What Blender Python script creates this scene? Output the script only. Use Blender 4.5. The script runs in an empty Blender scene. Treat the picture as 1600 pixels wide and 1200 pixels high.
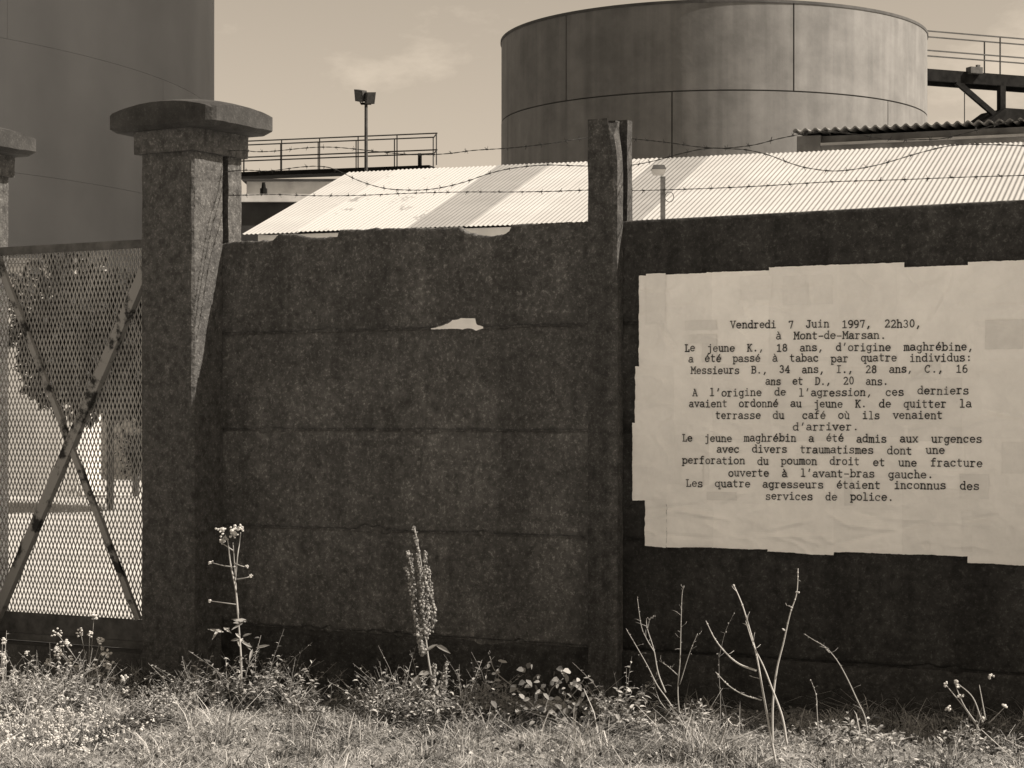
import bpy, math, random
import numpy as np
from mathutils import Vector, noise

random.seed(7); rng = np.random.default_rng(7)
R = math.radians
scene = bpy.context.scene
col = scene.collection

# ------------------------------------------------------------------ camera, sky, sun, exposure
F = 3200.0                      # focal length in pixels of the 1600 px wide photograph
CX, HOR, CAMZ = 800.0, 650.0, 1.4
cam = bpy.data.cameras.new('camera'); cam.sensor_width = 36; cam.lens = 36 * F / 1600
cam.shift_y = (HOR - 600) / 1600; cam.clip_end = 5000; cam.clip_start = 0.05
camo = bpy.data.objects.new('camera', cam); col.objects.link(camo)
camo.location = (0, 0, CAMZ); camo.rotation_euler = (R(90), 0, 0)
scene.camera = camo

TH = math.atan(0.585)           # how far the wall is turned from square-on
CT, ST = math.cos(TH), math.sin(TH)
Y0 = 10.1
S_T, S_N, S_Z = 1.0, 0.28, 1.0  # sun: along the wall, from behind it, up
sx, sy, sz = S_T * CT + S_N * ST, -S_T * ST + S_N * CT, S_Z
sl = math.sqrt(sx * sx + sy * sy + sz * sz); SUN = Vector((sx / sl, sy / sl, sz / sl))
EL, ROT = math.asin(SUN.z), math.atan2(SUN.x, SUN.y)

world = bpy.data.worlds.new('World'); scene.world = world; world.use_nodes = True
nt = world.node_tree; nt.nodes.clear(); N = nt.nodes.new; L = nt.links.new
out = N('ShaderNodeOutputWorld'); bg = N('ShaderNodeBackground'); sky = N('ShaderNodeTexSky')
sky.sky_type = 'NISHITA'; sky.sun_disc = False; sky.sun_elevation = EL; sky.sun_rotation = ROT
sky.air_density = 1.0; sky.dust_density = 1.2; sky.ozone_density = 1.0
bw = N('ShaderNodeRGBToBW'); L(sky.outputs[0], bw.inputs[0])
tc = N('ShaderNodeTexCoord'); mp = N('ShaderNodeMapping'); mp.inputs['Scale'].default_value = (1, 1, 2.2)
L(tc.outputs['Generated'], mp.inputs[0])
n1 = N('ShaderNodeTexNoise'); n1.inputs['Scale'].default_value = 9; n1.inputs['Detail'].default_value = 7; n1.inputs['Roughness'].default_value = .62
mp.inputs['Location'].default_value = (.283, .12, .223)
L(mp.outputs[0], n1.inputs[0])
cr = N('ShaderNodeMapRange'); cr.inputs[1].default_value = .53; cr.inputs[2].default_value = .72; cr.inputs[3].default_value = 1.0; cr.inputs[4].default_value = 1.36
L(n1.outputs[0], cr.inputs[0])
mm = N('ShaderNodeMath'); mm.operation = 'MULTIPLY'; L(bw.outputs[0], mm.inputs[0]); L(cr.outputs[0], mm.inputs[1])
tint = N('ShaderNodeVectorMath'); tint.operation = 'SCALE'; tint.inputs[0].default_value = (1.0, .85, .675)
L(mm.outputs[0], tint.inputs['Scale'])
L(tint.outputs[0], bg.inputs['Color']); bg.inputs['Strength'].default_value = 0.076
L(bg.outputs[0], out.inputs[0])

sun = bpy.data.lights.new('sun', 'SUN'); sun.energy = 4.3; sun.angle = R(.53); sun.color = (1.0, .9, .785)
suno = bpy.data.objects.new('sun', sun); col.objects.link(suno)
suno.rotation_euler = SUN.to_track_quat('Z', 'Y').to_euler(); suno.location = (30, 10, 40)
vs = scene.view_settings; vs.view_transform = 'Standard'; vs.look = 'None'; vs.gamma = 1; vs.exposure = 1.02; vs.use_curve_mapping = False

# ------------------------------------------------------------------ picture <-> place
def W(u, d, z):                 # wall coordinates: along, in front of, up
    return (u * CT - d * ST, Y0 - u * ST - d * CT, z)
def u_at(px, d=0.0):
    k = (px - CX) / F
    return (k * (Y0 - d * CT) + d * ST) / (CT + k * ST)
def on_d(px, py, d):            # pixel on the vertical plane d metres before the wall -> u, z
    u = u_at(px, d); Y = Y0 - u * ST - d * CT
    return u, CAMZ + (HOR - py) / F * Y
def zp(px, py, Y): return CAMZ + (HOR - py) / F * Y
def P(px, py, Y): return Vector(((px - CX) / F * Y, Y, zp(px, py, Y)))

def ns(x, y=0.0, z=0.0, s=1.0): return noise.noise(Vector((x * s, y * s, z * s)))
def gz(X, Y):                   # ground before the wall
    a = max(-.12, min(.12, .035 * (X + 1.0) - .03))
    return a + .03 * ns(X, Y, 3.1, 1.3) + .03 * ns(X, Y, 9.7, 4.2)
def yz(Y): return .1 + (min(Y, 60) - 11) * .015

# ------------------------------------------------------------------ materials (all greys with the print's warm tone)
TINT = (1.0, .985, .955)
def g(v): return (v * TINT[0], v * TINT[1], v * TINT[2], 1)
def material(name, lo, hi, scale=8, detail=6, rough=.85, bump=0.0, bscale=None, stretch=(1, 1, 1), speck=None, streak=None, metal=0, rnd=0, trans=0, spec=.3, ramp=(.35, .68), patch=None):
    m = bpy.data.materials.new(name); m.use_nodes = True
    t = m.node_tree; t.nodes.clear(); n = t.nodes.new; l = t.links.new
    o = n('ShaderNodeOutputMaterial'); b = n('ShaderNodeBsdfPrincipled')
    b.inputs['Roughness'].default_value = rough; b.inputs['Metallic'].default_value = metal
    b.inputs['Specular IOR Level'].default_value = spec
    c = n('ShaderNodeTexCoord'); mp = n('ShaderNodeMapping'); mp.inputs['Scale'].default_value = stretch; l(c.outputs['Object'], mp.inputs[0])
    nz = n('ShaderNodeTexNoise'); nz.inputs['Scale'].default_value = scale; nz.inputs['Detail'].default_value = detail; nz.inputs['Roughness'].default_value = .65
    l(mp.outputs[0], nz.inputs[0])
    r = n('ShaderNodeValToRGB'); r.color_ramp.elements[0].position = ramp[0]; r.color_ramp.elements[1].position = ramp[1]
    r.color_ramp.elements[0].color = g(lo); r.color_ramp.elements[1].color = g(hi); l(nz.outputs[0], r.inputs[0])
    cur = r.outputs[0]
    def mul(cur, fac):
        x = n('ShaderNodeMix'); x.data_type = 'RGBA'; x.blend_type = 'MULTIPLY'; x.inputs[0].default_value = 1
        l(cur, x.inputs[6]); l(fac, x.inputs[7]); return x.outputs[2]
    if streak:                  # vertical runs of dirt: (scale, dark value, from, to)
        m2 = n('ShaderNodeMapping'); m2.inputs['Scale'].default_value = (1, 1, .045); l(c.outputs['Object'], m2.inputs[0])
        n2 = n('ShaderNodeTexNoise'); n2.inputs['Scale'].default_value = streak[0]; n2.inputs['Detail'].default_value = 5; l(m2.outputs[0], n2.inputs[0])
        q = n('ShaderNodeMapRange'); q.inputs[1].default_value = .38; q.inputs[2].default_value = .62; q.inputs[3].default_value = streak[1]; q.inputs[4].default_value = 1
        l(n2.outputs[0], q.inputs[0]); cur = mul(cur, q.outputs[0])
    if speck:                   # pale grains: (scale, gain, threshold)
        n3 = n('ShaderNodeTexNoise'); n3.inputs['Scale'].default_value = speck[0]; n3.inputs['Detail'].default_value = 3; n3.inputs['Roughness'].default_value = .8; l(c.outputs['Object'], n3.inputs[0])
        q = n('ShaderNodeMapRange'); q.inputs[1].default_value = speck[2]; q.inputs[2].default_value = speck[2] + .2; q.inputs[3].default_value = .75; q.inputs[4].default_value = speck[1]
        l(n3.outputs[0], q.inputs[0]); cur = mul(cur, q.outputs[0])
    if patch:                   # lichen: soft pale islands broken up by grain (scale, gain)
        n4 = n('ShaderNodeTexNoise'); n4.inputs['Scale'].default_value = patch[0]; n4.inputs['Detail'].default_value = 12; n4.inputs['Roughness'].default_value = .78; l(c.outputs['Object'], n4.inputs[0])
        q = n('ShaderNodeMapRange'); q.inputs[1].default_value = .46; q.inputs[2].default_value = .66; q.inputs[3].default_value = .8; q.inputs[4].default_value = patch[1]
        l(n4.outputs[0], q.inputs[0]); cur = mul(cur, q.outputs[0])
    if rnd:
        oi = n('ShaderNodeObjectInfo'); q = n('ShaderNodeMapRange'); q.inputs[3].default_value = 1 - rnd; q.inputs[4].default_value = 1 + rnd
        l(oi.outputs['Random'], q.inputs[0]); cur = mul(cur, q.outputs[0])
    l(cur, b.inputs['Base Color'])
    if bump:
        nb = n('ShaderNodeTexNoise'); nb.inputs['Scale'].default_value = bscale or scale * 4; nb.inputs['Detail'].default_value = 6; l(c.outputs['Object'], nb.inputs[0])
        bp = n('ShaderNodeBump'); bp.inputs['Strength'].default_value = 1; bp.inputs['Distance'].default_value = bump; l(nb.outputs[0], bp.inputs['Height']); l(bp.outputs[0], b.inputs['Normal'])
    if trans:
        tr = n('ShaderNodeBsdfTranslucent'); l(cur, tr.inputs[0]); mx = n('ShaderNodeMixShader'); mx.inputs[0].default_value = trans
        l(b.outputs[0], mx.inputs[1]); l(tr.outputs[0], mx.inputs[2]); l(mx.outputs[0], o.inputs[0])
    else: l(b.outputs[0], o.inputs[0])
    return m
def tone_material(name, lo, hi, trans=.3, rough=.7):   # plants: each leaf or blade has its own tone
    m = bpy.data.materials.new(name); m.use_nodes = True
    t = m.node_tree; t.nodes.clear(); n = t.nodes.new; l = t.links.new
    o = n('ShaderNodeOutputMaterial'); b = n('ShaderNodeBsdfPrincipled'); b.inputs['Roughness'].default_value = rough; b.inputs['Specular IOR Level'].default_value = .25
    a = n('ShaderNodeAttribute'); a.attribute_name = 'tone'
    r = n('ShaderNodeValToRGB'); r.color_ramp.elements[0].color = g(lo); r.color_ramp.elements[1].color = g(hi); l(a.outputs['Fac'], r.inputs[0])
    l(r.outputs[0], b.inputs['Base Color']); tr = n('ShaderNodeBsdfTranslucent'); l(r.outputs[0], tr.inputs[0])
    mx = n('ShaderNodeMixShader'); mx.inputs[0].default_value = trans; l(b.outputs[0], mx.inputs[1]); l(tr.outputs[0], mx.inputs[2]); l(mx.outputs[0], o.inputs[0])
    return m
M = {}
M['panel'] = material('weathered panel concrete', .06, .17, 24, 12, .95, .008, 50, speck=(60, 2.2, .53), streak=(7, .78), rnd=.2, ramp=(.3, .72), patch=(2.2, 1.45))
M['panel_dark'] = material('dark panel concrete and foot shade', .03, .09, 24, 12, .95, .008, 50, speck=(60, 2.1, .54), streak=(8, .7), rnd=.15, ramp=(.3, .72), patch=(2.4, 1.4))  # darker slabs of the right bays; on plinths the tone stands in for shade
M['post'] = material('stained post concrete', .045, .12, 20, 8, .95, .004, 70, speck=(85, 2.0, .52), streak=(14, .65))
M['pillar'] = material('pillar concrete', .046, .125, 22, 10, .95, .009, 60, speck=(70, 2.0, .53))
M['cap'] = material('cap concrete', .03, .075, 5, 8, .95, .004, 60, speck=(90, 1.5, .54))
M['paper'] = material('pasted paper', .84, .95, 6, 8, .8, .004, 24, rnd=.06, spec=.2)
M['paper_grey'] = material('grey patched paper', .78, .89, 9, 8, .8, .0016, 30, rnd=.08, spec=.2)
M['ink'] = material('typed ink', .015, .06, 30, 4, .8)
M['galv'] = material('galvanised roof sheet', .32, .37, 1.2, 8, .6, rnd=.05)
M['galv_dull'] = material('dull translucent sheet', .2, .235, 2, 6, .7, rnd=.05)
M['galv_dirty'] = material('dirt stained roof sheet', .19, .37, 1.1, 5, .6, ramp=(.33, .39))
M['tank'] = material('tank plate', .145, .205, 1.3, 14, .7, .004, 6, streak=(3.6, .8), rnd=.05, ramp=(.34, .66))
M['tank_seam'] = material('tank seam', .05, .09, 2, 5, .8)
M['dark_tank'] = material('dark painted tank plate', .021, .032, .3, 9, .65, rnd=.05, streak=(.9, .85))
M['steel'] = material('dark painted steel', .008, .02, 4, 6, .9, spec=.05)
M['rail'] = material('railing steel', .03, .07, 4, 5, .6)
M['gate_steel'] = material('rusting gate steel', .045, .13, 9, 8, .75, .001, 60)
M['brace'] = material('flaking paint on gate brace', .02, .26, 7, 6, .8, .001, 60, ramp=(.42, .50))
M['mesh'] = material('galvanised mesh', .24, .44, 4, 6, .6)
M['wire'] = material('rusted wire', .02, .045, 20, 4, .8)
M['white_wall'] = material('white painted wall', .5, .68, 1.5, 8, .9, streak=(2, .8))
M['shed_wall'] = material('pale shed wall', .62, .8, 1, 6, .9, streak=(2, .85))
M['grey_wall'] = material('grey rendered wall', .15, .30, 1.2, 8, .95, .004, 12, streak=(2, .7))
M['pale_ledge'] = material('pale ledge concrete', .32, .45, 2, 8, .9)
M['fibre'] = material('mossy fibre cement', .13, .28, 1.5, 8, .95)
M['dark_wall'] = material('dark wall', .03, .06, 1.5, 6, .9)
M['lamp_glass'] = material('pale lamp diffuser', .4, .5, 8, 4, .4)
M['lamp_body'] = material('lamp housing', .04, .08, 8, 4, .5)
M['soil'] = material('dry soil and thatch', .12, .36, 3, 10, 1, .02, 25, speck=(60, 1.6, .5))
M['yard'] = material('pale yard concrete', .36, .5, .6, 8, .95, .002, 20)
M['sill'] = material('sill concrete', .05, .12, 5, 8, .95, .004, 50, speck=(60, 1.6, .52))
M['grass'] = tone_material('grass blades', .022, .62, .3)
M['bounce_ground'] = material('pale gravel road', .42, .55, 3, 8, 1, .01, 30)  # pale tone for the added sheet that bounces light
M['leaf'] = tone_material('weed leaves', .03, .50, .3)
M['stem'] = tone_material('plant stems', .14, .5, .1)
M['flower'] = tone_material('pale flower heads', .55, .82, .3)
M['seed'] = tone_material('dock seed', .12, .42, .2)
M['bush'] = tone_material('evergreen leaves', .015, .05, .1, .95)
M['bark'] = material('bark', .05, .1, 12, 6, .95, .004, 40)

# ------------------------------------------------------------------ mesh helpers
class MB:
    def __init__(s): s.v = []; s.f = []; s.t = []; s.mi = []
    def add(s, vs, fs, tone=.5):
        o = len(s.v); s.v += [tuple(p) for p in vs]; s.f += [tuple(i + o for i in q) for q in fs]; s.t += [tone] * len(fs)
    def hexa(s, p, tone=.5):    # 8 points, bottom ring then top ring
        s.add(p, [(3, 2, 1, 0), (4, 5, 6, 7), (0, 1, 5, 4), (1, 2, 6, 5), (2, 3, 7, 6), (3, 0, 4, 7)], tone)
    def box(s, c, ax, ay, az, tone=.5):   # centre, half-axis vectors
        c, ax, ay, az = map(Vector, (c, ax, ay, az))
        s.hexa([c - ax - ay - az, c + ax - ay - az, c + ax + ay - az, c - ax + ay - az, c - ax - ay + az, c + ax - ay + az, c + ax + ay + az, c - ax + ay + az], tone)
    def wbox(s, u0, u1, d0, d1, z0, z1):  # box in wall coordinates
        s.hexa([W(u0, d1, z0), W(u1, d1, z0), W(u1, d0, z0), W(u0, d0, z0), W(u0, d1, z1), W(u1, d1, z1), W(u1, d0, z1), W(u0, d0, z1)])
    def tube(s, pts, rad, n=6, tone=.5, cap=True):
        pts = [Vector(p) for p in pts]; m = len(pts)
        if not hasattr(rad, '__len__'): rad = [rad] * m
        base = len(s.v); t0 = (pts[1] - pts[0]).normalized()
        a = t0.orthogonal().normalized()
        for i in range(m):
            t = (pts[min(i + 1, m - 1)] - pts[max(i - 1, 0)]).normalized()
            a = (a - t * a.dot(t)); a = a.normalized() if a.length > 1e-6 else t.orthogonal().normalized(); b = t.cross(a)
            for k in range(n):
                w = 2 * math.pi * k / n; s.v.append(tuple(pts[i] + (a * math.cos(w) + b * math.sin(w)) * rad[i]))
        for i in range(m - 1):
            for k in range(n):
                s.f.append((base + i * n + k, base + i * n + (k + 1) % n, base + (i + 1) * n + (k + 1) % n, base + (i + 1) * n + k)); s.t.append(tone)
        if cap:
            s.f.append(tuple(base + k for k in reversed(range(n)))); s.t.append(tone)
            s.f.append(tuple(base + (m - 1) * n + k for k in range(n))); s.t.append(tone)
    def bar(s, a, b, w, h):     # rectangular bar, h vertical
        a, b = Vector(a), Vector(b); t = (b - a); ln = t.length; t.normalize()
        side = t.cross(Vector((0, 0, 1))); side = side.normalized() if side.length > 1e-4 else Vector((1, 0, 0)); up = side.cross(t)
        s.box((a + b) / 2, t * ln / 2, side * w / 2, up * h / 2)
    def leaf(s, base, tip, width, normal, tone, fold=.25, droop=0):
        base, tip = Vector(base), Vector(tip); ax = tip - base; ln = ax.length
        sd = ax.cross(Vector(normal)); sd = sd.normalized() if sd.length > 1e-6 else ax.orthogonal().normalized(); nm = sd.cross(ax).normalized()
        q = []
        for t, w in ((0, .08), (.3, .9), (.65, .8), (1, .04)):
            c = base + ax * t - Vector((0, 0, droop * ln * t * t)); q += [c - sd * width * w / 2 + nm * width * fold * w, c, c + sd * width * w / 2 + nm * width * fold * w]
        s.add(q, [(i * 3 + k, i * 3 + k + 1, i * 3 + k + 4, i * 3 + k + 3) for i in range(3) for k in range(2)], tone)
    def blob(s, c, r, tone=.5, sq=1.0, jit=.2):
        c = Vector(c); vs = []
        for p in ICO_V: vs.append(c + Vector((p[0], p[1], p[2] * sq)) * r * (1 + random.uniform(-jit, jit)))
        s.add(vs, ICO_F, tone)
    def build(s, name, mat, parent=None, smooth=False, org=None):
        o0 = Vector(parent['_o']) if parent is not None else Vector(org or (0, 0, 0))
        me = bpy.data.meshes.new(name); me.from_pydata([(p[0] - o0.x, p[1] - o0.y, p[2] - o0.z) for p in s.v], [], s.f); me.materials.append(M[mat])
        a = me.attributes.new('tone', 'FLOAT', 'FACE'); a.data.foreach_set('value', s.t)
        if smooth: me.polygons.foreach_set('use_smooth', [True] * len(me.polygons))
        me.update(); o = bpy.data.objects.new(name, me); col.objects.link(o); o['_o'] = tuple(o0)
        if parent is not None: o.parent = parent
        else: o.location = o0
        return o
ph = (1 + 5 ** .5) / 2
ICO_V = [Vector(p).normalized() for p in ((-1, ph, 0), (1, ph, 0), (-1, -ph, 0), (1, -ph, 0), (0, -1, ph), (0, 1, ph), (0, -1, -ph), (0, 1, -ph), (ph, 0, -1), (ph, 0, 1), (-ph, 0, -1), (-ph, 0, 1))]
ICO_F = [(0, 11, 5), (0, 5, 1), (0, 1, 7), (0, 7, 10), (0, 10, 11), (1, 5, 9), (5, 11, 4), (11, 10, 2), (10, 7, 6), (7, 1, 8), (3, 9, 4), (3, 4, 2), (3, 2, 6), (3, 6, 8), (3, 8, 9), (4, 9, 5), (2, 4, 11), (6, 2, 10), (8, 6, 7), (9, 8, 1)]
def tag(o, label, cat, group=None):
    o['label'] = label; o['category'] = cat
    if group: o['group'] = group
    return o
def thing(name, loc, label, cat, group=None):
    o = bpy.data.objects.new(name, None); o.empty_display_size = .1; col.objects.link(o); o.location = loc; o['_o'] = tuple(loc)
    return tag(o, label, cat, group)
def kind(o, k): o['kind'] = k; return o
def smoothpath(p, n=8):         # Catmull-Rom
    p = [Vector(q) for q in p]; q = [p[0] * 2 - p[1]] + p + [p[-1] * 2 - p[-2]]; r = []
    for i in range(1, len(q) - 2):
        for k in range(n):
            t = k / n; a, b, c, d = q[i - 1:i + 3]
            r.append(.5 * ((2 * b) + (c - a) * t + (2 * a - 5 * b + 4 * c - d) * t * t + (3 * b - a - 3 * c + d) * t ** 3))
    r.append(p[-1]); return r

# ------------------------------------------------------------------ ground and yard
def sheet(name, xs, ys, zf, mat, keep=None):
    m = MB(); m.v = [(x, y, zf(x, y)) for y in ys for x in xs]; nx = len(xs)
    for j in range(len(ys) - 1):
        for i in range(nx - 1): m.f.append((j * nx + i, j * nx + i + 1, (j + 1) * nx + i + 1, (j + 1) * nx + i)); m.t.append(.5)
    return kind(m.build(name, mat, smooth=True), 'structure')
def spread(a, b, n, far): return [-far, -far * .3, -far * .08] + [a + (b - a) * i / n for i in range(n + 1)] + [far * .08, far * .3, far]
def ground_z(x, y):
    d = -(x * ST + (y - Y0) * CT)          # metres before the wall
    if d > 0: return gz(x, y)
    return gz(x, y) - min(1, -d / .8) * .5 if y < 40 else -.4
sheet('ground', spread(-8, 8, 110, 2500), spread(-6, 20, 170, 2500), ground_z, 'soil')
m = MB()                                    # the yard inside the wall, a slab that rises gently
ua, ub = -60, 60
pts = [(ua, -.10), (ub, -.10)]
def yv(u, d): x, y, _ = W(u, d, 0); return (x, y, yz(max(y, 6)))
q = [yv(u, d) for d in (-.14, -6, -14, -26, -45, -70) for u in (-60, -30, -15, -8, -4, 0, 4, 8, 15, 30, 60)]
m.v = q; nx = 11
for j in range(5):
    for i in range(nx - 1): m.f.append((j * nx + i, j * nx + i + 1, (j + 1) * nx + i + 1, (j + 1) * nx + i)); m.t.append(.5)
kind(m.build('yard', 'yard'), 'structure')

m = MB(); q = []  # unseen pale ground, added to bounce sunlight up onto the notice
for d_ in (3.9, 7, 14, 40):
    for i in range(41): u_ = -50 + i * 2.5; x, y, _ = W(u_, d_, 0); q.append((x, y, gz(x, y) + .03))
m.v = q
for j in range(3):
    for i in range(40): k = j * 41 + i; m.f.append((k, k + 1, k + 42, k + 41)); m.t.append(.5)
kind(m.build('bounce_forecourt', 'bounce_ground', smooth=True), 'structure')

# ------------------------------------------------------------------ the prefabricated wall
HW = 2.345
ZJ = [HW, 1.842, 1.328, .812, .285, -.35]
def chip(u, seed, amt):
    a = ns(u, seed, 0, 3.0); b = ns(u, seed, 5, 14); c = ns(u, seed, 9, 45)
    return max(0, a * .7 + b * .5 - .12) * amt + abs(c) * amt * .12
def panel(parent, u0, u1, z0, z1, seed, top=None, bot=None, skip=None, proud=0.0, fine=False, lip=True, mat='panel'):
    nu = int((u1 - u0) / (.007 if fine else .014)); nz = 9; m = MB(); T = .04
    us = [u0 + (u1 - u0) * i / nu for i in range(nu + 1)]
    rows = [0, .012, .03] + [.03 + (1 - .06) * k / nz for k in range(1, nz)] + [.97, .988, 1]
    nr = len(rows)
    for u in us:
        zb = z0 + (bot(u) if bot else .003 + chip(u, seed, .05)); zt = (top(u) if top else z1 - .003 - chip(u, seed + 40, .055))
        for r, w in enumerate(rows):
            z = zb + (zt - zb) * w; d = proud - .003 + .0016 * ns(u, z, seed, 9) + .003 * ns(u, z, seed, 2.2)
            if r in (0, nr - 1): d -= .010 + .006 * abs(ns(u, seed, r, 20))
            if r in (1, nr - 2): d -= .003
            m.v.append(W(u, d, z))
        m.v.append(W(u, proud - T, zt)); m.v.append(W(u, proud - T, zb))
    k = nr + 2
    for i in range(nu):
        for r in range(k):
            a, b = i * k + r, i * k + (r + 1) % k; m.f.append((a, a + k, b + k, b)); m.t.append(.5)
    m.f.append(tuple(range(k))); m.f.append(tuple(nu * k + r for r in reversed(range(k)))); m.t += [.5, .5]
    if lip:                     # tongue that closes the joint below
        segs = [(u0, u1)] if not skip else [(u0, skip[0]), (skip[1], u1)]
        for a, b in segs: m.wbox(a, b, proud - .032, proud - .018, z0 - .03, z0 + .05)
    return m.build('panel', mat, parent)
def interp(pts):
    xs = [p[0] for p in pts]; ys = [p[1] for p in pts]
    return lambda u: float(np.interp(u, xs, ys))
UP = u_at(302, .245)            # right side of the gate pillar
UPOST = u_at(941, .065)         # middle of the post (its front face)
PITCH = UPOST - UP + .04
UPOST2 = UPOST + PITCH
broken = [(345, 381), (365, 377), (385, 376), (397, 377), (410, 375.5), (425, 375), (429, 370), (434, 365.5), (447, 365), (460, 364.5), (466, 367), (472, 369), (490, 371), (508, 370.5), (526, 369.5), (527.5, 361), (529, 358.5), (572, 358), (577, 356.5), (640, 356), (680, 355), (716, 354), (720, 357), (727, 361), (742, 366), (752, 367), (765, 369), (787, 365), (794, 361), (798, 352), (803, 349.5), (840, 349), (880, 347), (917, 346)]
bt = [on_d(x, y, 0) for x, y in broken]
btop = interp(bt); top_left = lambda u: btop(u) + .005 * ns(u, 1, 1, 25) + .0035 * ns(u, 1, 1, 80)
hole = [(668, 0), (675, .5), (690, 5), (697, 7), (700, 11.5), (708, 12), (714, 14), (738, 13.5), (745, 11), (743, 3), (752, 0)]
hp = [on_d(x, 517, 0)[0] for x, _ in hole]; hw = [y * 10.4 / F for _, y in hole]
hole_h = lambda u: float(np.interp(u, hp, hw)); 
botL = lambda u: .003 + chip(u, 3, .06) + hole_h(u)
def bay(u0, u1, label, seed, top=None, bot=None, skip=None, fine=False, group=None, mat='panel'):
    x, y, _ = W((u0 + u1) / 2, 0, 0)
    t = thing('panel_wall', (x, y, 0), label, 'wall', group)
    for k in range(4): panel(t, u0, u1, ZJ[k + 1], ZJ[k], seed + k * 7, top if k == 0 else None, bot if k == 0 else None, skip if k == 0 else None, 0, fine, mat=mat)
    p = panel(t, u0, u1, ZJ[5], ZJ[4], seed + 60, proud=.012, lip=False, mat='panel_dark'); p.name = 'plinth_panel'  # plinth colour darkened to paint in shade along the wall foot
    return t
bay(UP - .034, UPOST - .045, 'dark stained concrete panel wall with broken top edge beside gate pillar', 3, top_left, botL, (hp[0], hp[-1]), True)
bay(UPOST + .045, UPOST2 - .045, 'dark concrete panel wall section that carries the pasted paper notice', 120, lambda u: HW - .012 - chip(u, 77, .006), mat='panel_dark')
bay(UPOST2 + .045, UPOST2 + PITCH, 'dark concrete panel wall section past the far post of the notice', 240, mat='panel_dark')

def column(name, poly, z0, z1, mat, parent, step=.05, jit=.003, seed=0, topcut=None):
    m = MB(); n = len(poly); nz = max(2, int((z1 - z0) / step)); 
    for k in range(nz + 1):
        z = z0 + (z1 - z0) * k / nz
        for i, (u, d) in enumerate(poly):
            zz = z
            if topcut: zz = min(z, topcut(i))
            m.v.append(W(u + jit * ns(z, i * 3.3, seed, 9) + jit * .6 * ns(z, i * 7.3, seed, 31), d + jit * ns(z, i * 5.1, seed + 4, 9), zz))
    for k in range(nz):
        for i in range(n):
            a = k * n + i; b = k * n + (i + 1) % n; m.f.append((a, b, b + n, a + n)); m.t.append(.5)
    m.f.append(tuple(reversed(range(n)))); m.f.append(tuple(nz * n + i for i in range(n))); m.t += [.5, .5]
    return m.build(name, mat, parent)
def hpost(uc, label, seed, chipped):
    x, y, _ = W(uc, 0, 0); t = thing('concrete_post', (x, y, 0), label, 'post')
    h = .0775
    zt = 2.82
    cut = None
    # front flange, web and back flange of the H section
    m = MB(); lv = []
    nz = 60; k8 = None
    prof = [(-h, .065), (h * .35, .065), (h * .75, .065), (h, .058), (h, 0), (-h, 0)]
    for k in range(nz + 1):
        z = -.3 + (zt + .3) * k / nz
        for i, (u, d) in enumerate(prof):
            zz = z
            if chipped:
                lim = [zt + .004, zt + .004, zt - .012, zt - .085, zt - .012, zt + .001][i]; zz = min(z, lim)
            uu = u
            if chipped and i in (3, 4, 2) and z > zt - .2: uu -= (z - (zt - .2)) / .2 * .028
            m.v.append(W(uc + uu + .0035 * ns(z, i, seed, 9) + .003 * ns(z, i, seed, 30), d + .003 * ns(z, i + 9, seed, 11), zz + .004 * ns(i, seed, 2, 3)))
    n = len(prof)
    for k in range(nz):
        for i in range(n): a = k * n + i; b = k * n + (i + 1) % n; m.f.append((a, b, b + n, a + n)); m.t.append(.5)
    m.f.append(tuple(nz * n + i for i in range(n))); m.t.append(.5)
    m.build('front_flange', 'post', t)
    column('web', [(uc - .0375, .002), (uc + .0375, .002), (uc + .0375, -.047), (uc - .0375, -.047)], -.3, zt - .004, 'post', t, .1, .001, seed + 3)
    column('back_flange', [(uc - h, -.045), (uc + h, -.045), (uc + h, -.098), (uc - h, -.098)], -.3, zt + .002, 'post', t, .05, .003, seed + 5)
    return t
hpost(UPOST, 'slotted concrete fence post with chipped top corner, beside the pasted notice', 4, True)
hpost(UPOST2, 'slotted concrete fence post at the far end of the notice wall section', 14, False)

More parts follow.
